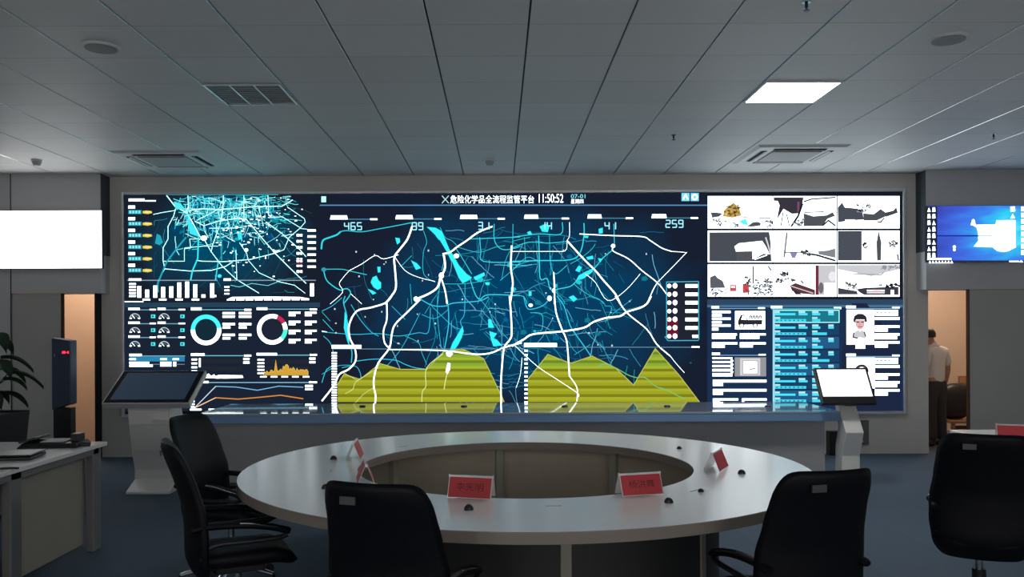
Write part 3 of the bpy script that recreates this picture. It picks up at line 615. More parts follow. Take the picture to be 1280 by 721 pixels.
# right block: nine camera feeds
G_ = (870, 230, 4.507)
a = Art(YV); a.rect(884, 240.5, 1129, 381, (22, 26, 36)); a.rect(884, 374, 1129, 381, (46, 72, 100)); a.build('feed_backdrop', vw)
cols = ((66, 430), (434, 792), (797, 1146)); rows = ((68, 250), (262, 441), (452, 634)); rq = random.Random(3)
def specks(x0, y0, x1, y1, n, cs=(GRY, (40,42,50), (150,150,156))):
    for _ in range(n):
        x, y = rq.uniform(x0, x1), rq.uniform(y0, y1); a.line([(x, y), (x+rq.uniform(-14, 16), y+rq.uniform(-10, 10)), (x+rq.uniform(-14, 16), y+rq.uniform(-10, 10))], rq.uniform(6, 10), rq.choice(cs))
feeds = []
for r_ in range(3):
    for c_ in range(3):
        a = Art(YV, *G_, lift=.004); x0, x1 = cols[c_]; y0, y1 = rows[r_]
        a.rect(x0, y0, x1, y1, WH)
        n = r_*3+c_
        if n == 0:
            a.poly([(75,130),(90,190),(130,184),(150,165),(110,160),(85,160)], GRY); a.poly([(150,182),(160,145),(210,105),(242,130),(256,178),(205,190)], (196,160,84)); specks(160, 115, 245, 185, 26, ((120,90,40),(230,200,120),(70,60,40)))
            a.poly([(242,208),(270,200),(276,190),(296,232),(262,226)], (70,214,214)); a.poly([(285,240),(318,216),(345,212),(365,220),(362,234),(320,240)], GRY); a.line([(265,188),(320,190)], 5, GRY); a.line([(355,192),(422,192)], 5, GRY); specks(90, 205, 240, 240, 14); specks(370, 205, 422, 240, 10)
        elif n == 1:
            a.poly([(437,75),(605,75),(598,120),(583,165),(540,168),(492,140),(462,190),(452,218),(470,120),(460,96),(437,94)], (58,54,64)); a.rect(570, 100, 582, 160, (120,80,110))
            a.line([(600,110),(575,180),(535,240)], 11, (24,24,30)); a.line([(490,160),(478,235)], 6, GRY); a.line([(510,170),(525,235)], 6, GRY); a.line([(605,100),(650,85),(785,75)], 8, (60,60,66)); a.rect(600, 160, 603, 245, (140,140,150))
            a.poly([(606,165),(660,182),(735,176),(770,158),(782,180),(740,196),(712,236),(606,238)], GRY); a.line([(712,236),(745,205),(785,235)], 9, (40,40,46)); a.line([(610,160),(720,156)], 6, GRY); specks(545, 195, 598, 240, 10)
        elif n == 2:
            a.poly([(798,132),(822,104),(838,132),(905,138),(935,150),(945,200),(870,205),(800,216)], (74,78,88)); a.poly([(940,165),(1000,170),(1040,140),(1066,160),(1072,180),(1020,205),(945,206)], (80,82,90)); a.poly([(1066,160),(1110,150),(1128,130),(1136,162),(1068,186)], (70,72,80)); a.line([(1060,190),(1040,215),(1020,212)], 8, GRY); specks(905, 115, 985, 170, 16); a.rect(840, 200, 895, 214, WH)
        elif n == 3:
            a.poly([(75,272),(412,270),(420,330),(424,436),(75,436)], (74,78,86)); a.poly([(216,352),(240,334),(372,320),(392,350),(414,396),(380,392),(330,420),(318,424),(316,378),(225,380)], WH); a.poly([(230,390),(312,380),(314,432),(228,434)], (84,86,92)); a.line([(392,300),(408,350),(420,400)], 8, (220,220,226)); a.poly([(330,428),(420,395),(424,436)], (60,62,70)); a.line([(330,425),(400,400)], 5, WH)
        elif n == 4:
            a.line([(512,272),(496,412)], 10, (120,122,130)); a.line([(500,385),(590,384)], 6, GRY); a.poly([(528,386),(572,386),(558,416),(540,416)], (140,134,190)); a.poly([(688,378),(740,374),(784,362),(785,416),(690,396)], (136,138,146)); a.line([(590,378),(625,392),(680,400),(785,432)], 11, (50,50,56)); specks(595, 375, 650, 402, 8)
        elif n == 5:
            a.rect(799, 264, 933, 431, (76,80,90)); a.poly([(1028,262),(1044,330),(1041,430),(1019,430),(1016,330)], GRY); specks(938, 325, 960, 360, 7); specks(1095, 310, 1138, 350, 12); a.line([(1134,395),(1140,430)], 9, GRY)
        elif n == 6:
            a.poly([(78,525),(108,512),(120,528),(150,545),(165,585),(80,586)], (96,98,106)); a.line([(322,462),(322,560)], 8, GRY); a.rect(190, 568, 226, 604, (206,84,84)); a.rect(197, 576, 219, 584, WH); a.poly([(262,560),(296,566),(300,612),(262,614)], (214,70,76)); specks(270, 520, 330, 615, 18); specks(330, 535, 425, 622, 52); specks(85, 590, 175, 625, 14); specks(385, 530, 425, 556, 8); a.line([(405,462),(425,490)], 8, GRY)
        elif n == 7:
            specks(480, 498, 548, 520, 14); specks(448, 535, 555, 550, 18); a.poly([(528,572),(560,557),(670,596),(670,624),(600,618),(540,602)], (96,56,64)); a.line([(535,575),(660,615)], 5, (230,220,224)); a.line([(590,545),(605,560)], 9, GRY); a.poly([(530,580),(560,600),(600,622),(560,622)], (50,48,54)); a.poly([(672,458),(786,456),(786,625),(672,625)], (206,206,210)); a.rect(672, 458, 690, 625, (112,52,64)); a.ell(768, 520, 22, 28, (240,240,244), 18); a.ell(704, 585, 14, 32, (110,112,118)); a.rect(722, 556, 786, 620, WH)
        else:
            a.poly([(798,455),(1146,455),(1146,480),(1060,500),(985,520),(900,500),(798,480)], (206,208,212)); a.line([(880,505),(1040,512),(1060,495)], 7, (170,172,178)); specks(830, 560, 910, 590, 14); a.poly([(799,584),(860,595),(905,602),(912,622),(799,622)], (70,70,78)); a.poly([(905,592),(950,584),(1140,578),(1140,624),(945,624),(915,606)], (64,62,72)); a.rect(962, 596, 1062, 602, WH); a.rect(990, 600, 1040, 612, (206,90,110)); a.rect(962,606,1062,616,(235,232,238)); a.rect(1096, 596, 1114, 622, WH); specks(1030, 565, 1140, 580, 16, ((30,30,36),)); specks(1045, 462, 1140, 474, 12, ((150,150,160),))
        a.build('camera_feed', vw)
        
# right block: record cards
a = Art(YV); a.rect(884, 381, 1129, 513.5, (28, 48, 80)); a.rect(884, 381, 1129, 384, (60, 92, 122)); a.frame(870, 370, 4.507)
a.poly([(880,40),(960,40),(1160,300),(1160,645),(820,645),(820,320)], (30, 40, 66))
HR = [(87,57,130,69),(350,63,388,72),(90,82,195,96),(90,102,145,116),(90,121,195,134),(90,140,145,154),(90,159,195,172),(90,178,126,194),(90,210,230,222),(90,222,222,241),(247,210,393,221),(247,221,357,241),(90,260,233,272),(90,272,162,291),(247,260,393,272),(247,272,320,289),
 (90,318,135,331),(352,326,393,334),(92,345,205,354),(92,366,205,376),(92,388,205,399),(92,410,205,424),(92,434,205,452),(95,471,397,486),(95,486,152,506),(95,523,397,537),(95,537,152,556),(95,576,238,588),(258,576,398,588),(95,588,135,598),(258,588,272,600),(98,614,200,642),(250,614,362,642)]
a.rect(87, 68, 390, 72, (110,150,180)); a.rect(90, 331, 393, 335, (110,150,180)); a.rects(HR, WH)
for k in range(4): a.poly([(195,354+21*k),(212,362+21*k),(205,374+21*k),(195,372+21*k)], WH)
a.rect(220, 84, 389, 187, WH)
a.poly([(236,156),(238,136),(252,106),(272,104),(292,134),(374,134),(372,160),(236,162)], (44,44,48)); a.poly([(254,132),(262,110),(274,112),(286,134)], WH); a.ell(258, 166, 15, 13, (44,44,48)); a.ell(258, 166, 9, 8, WH); a.ell(334, 166, 15, 13, (44,44,48)); a.ell(334, 166, 9, 8, WH)
for x in (300, 318, 336, 354): a.line([(x, 130), (x+6, 110), (x+13, 114), (x+11, 130)], 6, (44,44,48))
a.rect(218, 345, 395, 452, (150,152,156)); a.rect(248, 350, 362, 447, (214,214,216)); a.rect(264, 366, 346, 438, WH); a.line([(264,366),(346,366),(346,438),(264,438),(264,366)], 4, (130,130,136)); a.line([(300,415),(335,405)], 8, (160,160,166))
a.rect(432, 76, 444, 640, (130,190,205)); a.rects([(422,55,486,68),(776,62,818,73)], WH); a.rect(424, 68, 812, 76, (50,150,160)); a.rect(444, 78, 806, 148, (22,100,116))
a.line([(444,80),(806,80),(806,148),(444,148)], 5, (150,225,230))
for k in range(7):
    y = 84+75.5*k
    if k: a.rect(446, y-6, 806, y+60, (26,66,102) if k % 2 else (30,74,112))
    for (x0, x1) in ((444,472),(578,615),(654,690),(745,775)): a.rect(x0, y, x1, y+11, (190,236,240))
    for (x0, x1) in ((444,560),(578,628),(654,700),(745,776)): a.rect(x0, y+12, x1, y+24, (64,196,216))
    a.rect(444, y+34, 474, y+44, (190,236,240)); a.rect(654, y+34, 684, y+44, (190,236,240)); a.rect(444, y+45, 620, y+60, (58,184,206)); a.rect(654, y+45, 680+(k*37 % 60)+20, y+60, (58,184,206))
    for q in range(7): a.rect(452+q*24, y+49, 460+q*24, y+56, (24,92,118))
a.rects([(442,612,476,622),(660,634,682,645),(442,640,476,648)], WH)
# portraits and their texts
for y in (0, 270):
    a.rects([(845,54+y,900,68+y),(1104,60+y,1146,69+y)], WH); a.rect(845, 68+y, 1146, 73+y, (110,150,180))
    a.rects([(1007,78+y,1138,110+y),(1007,118+y,1146,134+y),(1007,165+y,1146,178+y),(1007,178+y,1080,200+y),(1007,209+y,1146,222+y),(1007,222+y,1132,243+y),(1007,254+y,1146,267+y),(1007,267+y,1080,290+y)], WH)
    a.rects([(1016+q*22,90+y,1028+q*22,97+y) for q in range(4)], (150,150,160))
a.rect(847, 77, 1003, 273, WH); a.rect(898, 274, 952, 296, WH); a.rect(848, 346, 1007, 520, WH)
a.poly([(884,140),(890,112),(912,99),(938,100),(958,114),(964,142),(952,150),(948,132),(902,132),(896,152)], (50,42,48)); a.poly([(896,134),(950,134),(948,168),(932,188),(914,188),(898,166)], (228,184,186)); a.line([(903,146),(919,146)], 6, (70,50,54)); a.line([(929,146),(945,146)], 6, (70,50,54)); a.line([(912,172),(936,172)], 5, (190,90,100)); a.line([(924,148),(920,160),(926,162)], 4, (214,160,160)); a.poly([(884,238),(890,205),(912,190),(924,200),(936,190),(950,205),(958,228),(950,240),(924,232)], (206,208,214)); a.line([(888,205),(884,232),(912,238)], 8, (80,80,86)); a.line([(946,200),(956,228)], 8, (80,80,86))
a.arc(932, 424, 30, 40, -6, 186, (50,46,50), 18); a.arc(932, 424, 24, 30, 20, 160, (110,106,110), 12)
a.build('record_cards', vw)

# side displays
def wall_display(px0, px1, py0, py1, label, group):
    p, q = at(px0, py0, YS), at(px1, py1, YS); t = thing('wall_display', label, 'wall display', ((p.x+q.x)/2, YS, q.z), 0, group)
    return t, p, q
p, q = at(-1, 263, YS-.05), at(127.5, 335.5, YS-.05); cx, cz = (p.x+q.x)/2, q.z; hx = (q.x-p.x)/2; hz = p.z-q.z
t = thing('wall_display', 'blank glowing white display on the left side wall', 'wall display', (cx, YS-.05, cz), 0)
MB().box(-hx, hx, .006, .05, 0, hz, M_black).build('display_body', t)
MB().box(-hx+.006, hx-.006, 0, .006, .006, hz-.006, lamp_mat('blank_white_screen', (1, 1, 1), L_BLANK)).build('screen', t)
p, q = at(1158.5, 257, YS-.05), at(1290, 327, YS-.05); cx, cz = (p.x+q.x)/2, q.z; hx = (q.x-p.x)/2; hz = p.z-q.z
t = thing('wall_display', 'blue wall display with desktop icons and a white glow, right side wall', 'wall display', (cx, YS-.05, cz), 0)
MB().box(-hx, hx, .006, .05, 0, hz, M_black).build('display_body', t)
def blue_desktop():
    m = bpy.data.materials.new('blue_desktop'); m.use_nodes = True; nt = m.node_tree; nt.nodes.clear()
    tc = nt.nodes.new('ShaderNodeTexCoord'); mp = nt.nodes.new('ShaderNodeMapping'); gx, gz = hx*.52, hz*.50
    mp.inputs['Location'].default_value = (-gx/(hx*.95), 0, -gz/(hz*.62)); mp.inputs['Scale'].default_value = (1/(hx*.95), 0, 1/(hz*.62))
    ln = nt.nodes.new('ShaderNodeVectorMath'); ln.operation = 'LENGTH'; nz = nt.nodes.new('ShaderNodeTexNoise'); nz.inputs['Scale'].default_value = 3.5
    mp2 = nt.nodes.new('ShaderNodeMapping'); mp2.inputs['Scale'].default_value = (.6, 1, 2.2)
    ad = nt.nodes.new('ShaderNodeMath'); ad.operation = 'MULTIPLY_ADD'; ad.inputs[1].default_value = 1.1
    hv = nt.nodes.new('ShaderNodeMath'); hv.operation = 'MULTIPLY'; hv.inputs[1].default_value = .44
    cr = nt.nodes.new('ShaderNodeValToRGB'); e0 = cr.color_ramp.elements
    e0[0].position = .30; e0[0].color = (*lin((110, 240, 255)), 1); e0[1].position = 1.0; e0[1].color = (*lin((58, 62, 168)), 1)
    for pos, c in ((.42, (50, 205, 250)), (.56, (62, 140, 240)), (.72, (66, 104, 224))): k = e0.new(pos); k.color = (*lin(c), 1)
    e = nt.nodes.new('ShaderNodeEmission'); o = nt.nodes.new('ShaderNodeOutputMaterial')
    nt.links.new(tc.outputs['Object'], mp.inputs[0]); nt.links.new(tc.outputs['Object'], mp2.inputs[0]); nt.links.new(mp2.outputs[0], nz.inputs[0]); nt.links.new(mp.outputs[0], ln.inputs[0])
    nt.links.new(nz.outputs['Fac'], ad.inputs[0]); nt.links.new(ln.outputs['Value'], ad.inputs[2]); nt.links.new(ad.outputs[0], hv.inputs[0]); nt.links.new(hv.outputs[0], cr.inputs[0]); nt.links.new(cr.outputs[0], e.inputs[0]); nt.links.new(e.outputs[0], o.inputs[0])
    return m
MB().box(-hx+.005, hx-.005, 0, .006, .004, hz-.004, blue_desktop()).build('screen', t)
a = Art(YS-.052, 1150, 250, 8.485)
a.poly([(590,262),(800,258),(812,215),(1012,212),(1014,480),(1020,498),(940,540),(890,550),(820,540),(770,500),(570,492),(620,430),(612,330)], WH); a.poly([(552,210),(566,200),(580,212),(596,290),(570,272),(538,264)], WH)
a.rect(180, 372, 620, 386, (16,40,130)); a.rect(620, 374, 760, 384, (90,140,190)); a.rect(72, 70, 182, 615, (34,34,70))
for k in range(8):
    y = 78+69*k
    for j in range(2): x = 78+52*j; a.poly([(x+4,y),(x+30,y),(x+34,y+46),(x,y+48)] if (k+j) % 3 else [(x+16,y),(x+36,y+46),(x,y+48)], WH)
a.ell(364, 496, 17, 16, WH); a.ell(364, 526, 14, 16, WH); a.rect(78, 614, 332, 634, WH)
a.rect(72, 640, 1160, 656, (44,50,80))
for k in range(8): a.poly([(92+33*k,670),(104+33*k,640),(120+33*k,670)], WH)
a.poly([(958,70),(1006,68),(1010,118),(960,124)], WH); a.poly([(982,145),(1008,192),(958,196)], WH); a.rect(945, 644, 1050, 656, WH); a.poly([(1052,660),(1072,636),(1096,660)], WH)
for k in range(8): a.rect(1072, 70+66*k, 1112, 118+66*k, WH)
o = a.mb.build('desktop_icons'); o.parent = t; o.matrix_parent_inverse = Matrix.Translation(t.location).inverted()

# ------------------------------------------------------------------ long console counter in front of the video wall
cx0, cx1, cy0, cy1, cz = -2.86, 3.235, 8.0, 9.02, .742
t = thing('console_counter', 'long blue-grey console counter with glossy top below the video wall', 'counter', ((cx0+cx1)/2, (cy0+cy1)/2, 0))
hx, hy = (cx1-cx0)/2, (cy1-cy0)/2
MB().box(-hx, hx, -hy, hy, cz-.02, cz, M_gloss).build('counter_top', t, bevel=.003)
MB().box(-hx, hx, -hy+.004, -hy+.03, cz-.095, cz-.0205, M_fascia).build('fascia', t, bevel=.004)
mb = MB(); mb.box(-hx+.10, hx-.09, -hy+.15, -hy+.175, .06, cz-.022, M_front); mb.build('front_panel', t, bevel=.003)
for k in range(5):
    x = -hx+.10+(2*hx-.19)*k/4; MB().box(x-(.02 if k else 0), x+(.02 if k < 4 else 0), -hy+.176, hy-.15, 0, cz-.022, M_front).build('support_panel', t, bevel=.003)
for k, px in enumerate((453, 580, 706, 834, 960)):
    p = on(px, 508, cz); MB().cyl((p.x-t.location.x, p.y-t.location.y, cz), .035, .012, M_black, 20, r2=.028).build('cable_grommet', t, smooth=True)

# ------------------------------------------------------------------ round conference table
TX, TY, TZ, RO, RI = .15, 4.945, .75, 1.61, .965
t = thing('ring_table', 'large white ring-shaped conference table with an open centre', 'table', (TX, TY, 0))
mb = MB(); n = 128
def ring(r, z): return [(r*math.cos(2*PI*i/n), r*math.sin(2*PI*i/n), z) for i in range(n)]
for (ra, za), (rb, zb), m_ in (((RI, TZ), (RO, TZ), M_lam), ((RO, TZ), (RO+.002, TZ-.004), M_edge), ((RO+.002, TZ-.004), (RO+.002, TZ-.05), M_edge), ((RO+.002, TZ-.05), (RI-.002, TZ-.05), M_edge), ((RI-.002, TZ-.05), (RI-.002, TZ-.004), M_edge), ((RI-.002, TZ-.004), (RI, TZ), M_edge)):
    mb.add(ring(ra, za)+ring(rb, zb), [(i, (i+1) % n, n+(i+1) % n, n+i) for i in range(n)], m_)
bm_ = mb; o = MB(); o.__dict__ = bm_.__dict__; tt = o.build('tabletop', t)
for i, p in enumerate(tt.data.polygons): p.use_smooth = False
# merge doubled rings for a closed surface
bm = bmesh.new(); bm.from_mesh(tt.data); bmesh.ops.remove_doubles(bm, verts=bm.verts, dist=1e-5); bmesh.ops.recalc_face_normals(bm, faces=bm.faces); bm.to_mesh(tt.data); bm.free()
RP = 1.08; M_under_shade = mat('under_table_shade', (.035, .035, .033), .6)  # outer panel face: shade under the tabletop put into a dark colour
na = 8
for k in range(na):
    a0 = 2*PI*k/na+R(8); a1 = a0+2*PI/na
    def arcp(u, v, r): A = a0+(a1-a0)*(.02+.96*u); return (r*math.cos(A), r*math.sin(A), .04+v*(TZ-.05-.042))
    mb = MB(); mb.grid(lambda u, v: arcp(u, v, RP), 14, 1, M_taupe); mb.grid(lambda u, v: arcp(u, v, RP+.02), 14, 1, M_under_shade)
    for u in (0, 1): mb.quad(arcp(u, 0, RP), arcp(u, 0, RP+.02), arcp(u, 1, RP+.02), arcp(u, 1, RP), M_taupe)
    for v in (0, 1): mb.grid(lambda u, w_: arcp(u, v, RP+.02*w_), 14, 1, M_taupe)
    mb.build('modesty_panel', t)
    M = Matrix.Rotation(a0, 4, 'Z'); MB().box(RP-.045, RP+.03, -.026, .026, 0, TZ-.051, M_taupe2, M).build('leg', t, bevel=.003)
for px, py, sc_ in ((416.8, 573, 1), (407, 609.5, 1), (586, 636, 1.05), (849, 560, .8), (927, 591, 1), (836, 627, 1), (876, 613.5, .7)):
    p = on(px, py+1, TZ); mb = MB(); r = .021*sc_
    mb.grid(lambda u, v: (p.x-TX+r*math.cos(2*PI*u)*math.cos(v*PI/2), p.y-TY+r*math.sin(2*PI*u)*math.cos(v*PI/2), TZ+.024*sc_*math.sin(v*PI/2)), 18, 6, M_black, True)
    mb.build('cable_grommet', t, smooth=True)
for px, py in ((414, 588), (692, 632), (503, 558), (868, 613)):
    p = on(px, py, TZ); q = math.atan2(p.y-TY, p.x-TX); M = Matrix.Translation((p.x-TX, p.y-TY, TZ)) @ Matrix.Rotation(q+PI/2, 4, 'Z')
    MB().box(-.035, .035, -.006, .006, 0, .0012, M_acg, M).build('socket_slot', t)

# ------------------------------------------------------------------ name cards
def name_card(x, y, z, rz, label, txt=None, w_=.215, h_=.10, d_=.085):
    t = thing('name_card', label, 'name card', (x, y, z), rz, 'red name cards')
    def slab(s, th, x_in, top_in, m_, name, z0=.003, out=.0):
        b = Vector((0, s*d_/2, z0)); tp = Vector((0, s*.004, h_)); d = (tp-b); nrm = Vector((0, s*d.z, -s*d.y*s)).normalized() if False else Vector((0, s*abs(d.z), abs(d.y))).normalized()
        p0 = b+nrm*out; p1 = tp-d*top_in+nrm*out; mb = MB(); hw = w_/2-x_in
        vs = [(-hw, *p0.yz), (hw, *p0.yz), (hw, *p1.yz), (-hw, *p1.yz)]; q = nrm*th
        vs += [(v[0], v[1]+q.y, v[2]+q.z) for v in vs]
        mb.add(vs, [(0,1,2,3),(4,5,6,7),(0,1,5,4),(1,2,6,5),(2,3,7,6),(3,0,4,7)], m_); return mb.build(name, t), b, d, nrm
    slab(-1, .002, 0, 0, M_clear, 'acrylic_holder'); slab(1, .002, 0, 0, M_clear, 'acrylic_holder')
    fr_, b, d, nrm = slab(-1, .0008, .004, .05, M_red, 'red_paper', .006, .0022); slab(1, .0008, .004, .05, M_red, 'red_paper', .006, .0022)
    MB().box(-w_/2, w_/2, -.006, .006, h_-.001, h_+.004, M_clear).build('top_edge', t)
    for s in (-1, 1): MB().box(s*w_/2-.003, s*w_/2+.003, -.008, .004, h_-.008, h_+.007, M_clear).build('end_clip', t)
    if txt:
        vs, fs = glyphs(txt, 1.0); xa, xb = min(v[0] for v in vs), max(v[0] for v in vs); ya, yb = min(v[1] for v in vs), max(v[1] for v in vs)
        W_, Hh = w_*.62, .36
        pts = []
        for v in vs:
            u = (v[0]-xa)/(xb-xa)-.5; k = .33+Hh*(v[1]-ya)/(yb-ya); q = b+d*k+nrm*.0035; pts.append((u*W_, q.y, q.z))
        mb = MB(); mb.add(pts, fs, M_ink); mb.build('writing', fr_)
    return t
p = on(589, 624, TZ); name_card(p.x, p.y+.045, TZ, R(-15), 'red name card standing left of centre on the near rim of the ring table', '李宪明')
p = on(801, 620, TZ); name_card(p.x, p.y+.045, TZ, R(16), 'red name card standing right of centre on the near rim of the ring table', '杨洪舞')
p = on(897, 587, TZ); name_card(p.x, p.y+.03, TZ, R(62), 'red name card turned edge-on, on the right rim of the ring table')
p = on(436, 575, TZ); name_card(p.x+.02, p.y+.10, TZ, R(93), 'farther of two edge-on red name cards on the left rim of the ring table')
p = on(453, 606, TZ); name_card(p.x, p.y+.10, TZ, R(101), 'nearer of two edge-on red name cards on the left rim, just behind a chair')

# ------------------------------------------------------------------ office chairs
def sgn(x): return -1 if x < 0 else 1
def se(u, v, e):      # square to rounded square
    r = max(abs(u), abs(v)); 
    if r < 1e-6: return 0.0, 0.0
    n = (abs(u)**e+abs(v)**e)**(1/e); return u*r/n, v*r/n
def wid(z):
    T = [(.36, .42), (.45, .47), (.56, .495), (.67, .49), (.80, .455), (.90, .435), (1.02, .405)]
    for (za, wa), (zb, wb) in zip(T, T[1:]):
        if z <= zb: k = max(0, (z-za)/(zb-za)); k = k*k*(3-2*k); return wa+(wb-wa)*k
    return T[-1][1]
def backy(z):
    T = [(.36, -.195), (.46, -.225), (.58, -.225), (.70, -.235), (.85, -.280), (1.02, -.350)]
    for (za, wa), (zb, wb) in zip(T, T[1:]):
        if z <= zb: k = max(0, (z-za)/(zb-za)); return wa+(wb-wa)*k
    return T[-1][1]
def make_chair(label):
    t = thing('office_chair', label, 'office chair', (0, 0, 0), 0, 'black office chairs')
    n = 22
    def shell(sign, th, grow=1.0, off=0.0):
        def fn(a, b):
            u, v = 2*a-1, 2*b-1; U, V = se(u, v, 9.0); z = .69+V*.33*grow; r = max(abs(u), abs(v))
            y = backy(z)+.055*(U*U)*1.0 + sign*th*(max(0, 1-r**6))**.5 + off
            return (U*wid(z)/2*grow, y, z)
        return fn
    mb = MB(); mb.grid(shell(1, .035), n, n, M_leather); mb.grid(shell(-1, .022), n, n, M_leather)
    o = mb.build('backrest', t, smooth=True); weld(o)
    z = .955; MB().box(-.105, -.045, backy(z)-.0275, backy(z)-.021, z-.014, z+.014, M_tag).build('maker_tag', o)
    def seat(sign, th):
        def fn(a, b):
            u, v = 2*a-1, 2*b-1; U, V = se(u, v, 6.0); r = max(abs(u), abs(v))
            z = .435+sign*th*(max(0, 1-r**6))**.5+.02*U*U-(.03*max(0, V-.6)/.4)
            return (U*.195, .02+V*.255, z)
        return fn
    mb = MB(); mb.grid(seat(1, .05), n, n, M_leather); mb.grid(seat(-1, .035), n, n, M_leather); o = mb.build('seat', t, smooth=True); weld(o)
    for s in (-1, 1):
        P = [(s*.195, -.13, .40), (s*.205, -.17, .45), (s*.212, -.185, .505), (s*.214, -.13, .545), (s*.214, .02, .548), (s*.214, .16, .552), (s*.214, .205, .568), (s*.214, .17, .590)]
        mb = MB(); mb.tube(smooth_path(P, 4), .012, M_black, 10, 1.0); ar = mb.build('armrest', t, smooth=True)
        P = [(s*.214, -.235, .625), (s*.214, -.16, .635), (s*.214, .0, .628), (s*.214, .13, .606), (s*.214, .215, .580)]
        mb = MB(); mb.tube(smooth_path(P, 4), [.018]+[.024]*15+[.02], M_leather, 12, .7); mb.build('arm_pad', ar, smooth=True)
        mb = MB(); mb.tube(smooth_path([(s*.230, -.02, .640), (s*.232, .04, .634), (s*.232, .13, .613), (s*.228, .205, .592)], 4), .0045, M_chrome, 8); mb.build('chrome_strip', ar, smooth=True)
    mb = MB(); mb.box(-.11, .11, -.12, .12, .375, .405, M_black); mb.build('tilt_mechanism', t, bevel=.006)
    mb = MB(); mb.cyl((0, 0, .10), .034, .17, M_black, 20); mb.cyl((0, 0, .26), .02, .12, M_chrome, 16); mb.build('gas_column', t, smooth=True)
    for k in range(5):
        A = 2*PI*k/5+.3; ca, sa = math.cos(A), math.sin(A)
        mb = MB(); mb.tube([(ca*.02, sa*.02, .125), (ca*.16, sa*.16, .11), (ca*.29, sa*.29, .085)], [.03, .025, .017], M_chrome, 10, .7); lg = mb.build('leg', t, smooth=True)
        M = Matrix.Translation((ca*.29, sa*.29, .032)) @ Matrix.Rotation(A+.9, 4, 'Z')
        mb = MB(); mb.cyl((-.02, 0, 0), .031, .016, M_black, 16, 'x'); mb.cyl((.006, 0, 0), .031, .016, M_black, 16, 'x'); mb.box(-.005, .005, -.012, .012, 0, .055, M_black)
        mb.v = [tuple(M @ Vector(v)) for v in mb.v]; mb.build('caster', lg, smooth=True)
    return t
def weld(o):
    bm = bmesh.new(); bm.from_mesh(o.data); bmesh.ops.remove_doubles(bm, verts=bm.verts, dist=1e-4); bmesh.ops.recalc_face_normals(bm, faces=bm.faces); bm.to_mesh(o.data); bm.free()
    for p in o.data.polygons: p.use_smooth = True
def smooth_path(P, k):
    P = [Vector(p) for p in P]; out = []
    for i in range(len(P)-1):
        p0, p1, p2, p3 = P[max(0, i-1)], P[i], P[i+1], P[min(len(P)-1, i+2)]
        for j in range(k):
            s = j/k; out.append(.5*((2*p1)+(p2-p0)*s+(2*p0-5*p1+4*p2-p3)*s*s+(3*p1-p0-3*p2+p3)*s**3))
    out.append(P[-1]); return out
chair0 = None
for bx, by, dx, dy, lab in (
    (-.445, 2.98, .30, .95, 'black office chair with its back to the view, left of centre at the ring table'),
    (1.25, 3.20, -.24, .97, 'black leather office chair at the near right rim of the ring table'),
    (-1.57, 4.06, 1.72, .80, 'black office chair seen edge-on, nearer of two at the left rim'),
    (-1.92, 5.22, .95, -.26, 'black office chair at the left rim, farther one, beside the dark-screen kiosk'),
    (2.42, 4.20, .40, .92, 'black leather office chair standing apart at the right desk')):
    if chair0 is None: c = chair0 = make_chair(lab)
    else: c = copy_tree(chair0); c['label'] = lab
    f = Vector((dx, dy, 0)).normalized(); c.location = Vector((bx, by, 0))+f*.30; c.rotation_euler = (0, 0, math.atan2(-f.x, f.y))

# ------------------------------------------------------------------ side desks
def side_desk(x_in, x_out, y0, y1, label, sgn_):
    t = thing('side_desk', label, 'desk', ((x_in+x_out)/2, (y0+y1)/2, 0), 0, 'side desks')
    X = lambda x: x-(x_in+x_out)/2
    Y = lambda y: y-(y0+y1)/2
    xa, xb = min(x_in, x_out), max(x_in, x_out)
    MB().box(X(xa), X(xb), Y(y0), Y(y1), TZ-.028, TZ, M_lam).build('desktop', t, bevel=.003)
    mb = MB(); xi = x_in+sgn_*.03
    mb.box(X(min(xi, xi+sgn_*.03)), X(max(xi, xi+sgn_*.03)), Y(y0+.06), Y(y1-.06), TZ-.075, TZ-.029, M_greym); mb.build('edge_rail', t, bevel=.003)
    k = y1-.03
    while k > y0+.2:
        a_, b_ = xi, xi+sgn_*.055
        mb = MB(); mb.box(X(min(a_, b_)), X(max(a_, b_)), Y(k-.115), Y(k), 0, TZ-.029, M_greym); mb.build('leg', t, bevel=.006)
        mb = MB(); a2, b2 = xi+sgn_*.07, xi+sgn_*.09; kk = max(y0+.05, k-1.0)
        mb.box(X(min(a2, b2)), X(max(a2, b2)), Y(kk), Y(k-.12), .055, TZ-.03, M_taupe2); mb.build('side_panel', t)
        k -= 1.0
    a_, b_ = x_out-sgn_*.05, x_out-sgn_*.10
    for yy in (y0+.1, y1-.03):
        mb = MB(); mb.box(X(min(a_, b_)), X(max(a_, b_)), Y(yy-.11), Y(yy), 0, TZ-.029, M_greym); mb.build('leg', t, bevel=.006)
    mb = MB(); mb.box(X(min(x_in+sgn_*.12, x_out-sgn_*.12)), X(max(x_in+sgn_*.12, x_out-sgn_*.12)), Y(y1-.10), Y(y1-.08), .25, TZ-.03, M_taupe2); mb.build('back_panel', t)
    return t
side_desk(-2.80, -4.25, 2.9, 6.04, 'white-topped grey desk along the left side, with a tray on it', -1)
side_desk(3.47, 4.97, 2.9, 6.50, 'white-topped grey desk along the right side, behind an office chair', 1)
p = on(1254, 551, TZ); name_card(3.60, p.y+.05, TZ, R(-20), 'red name card standing on the right side desk', None, .21, .105)

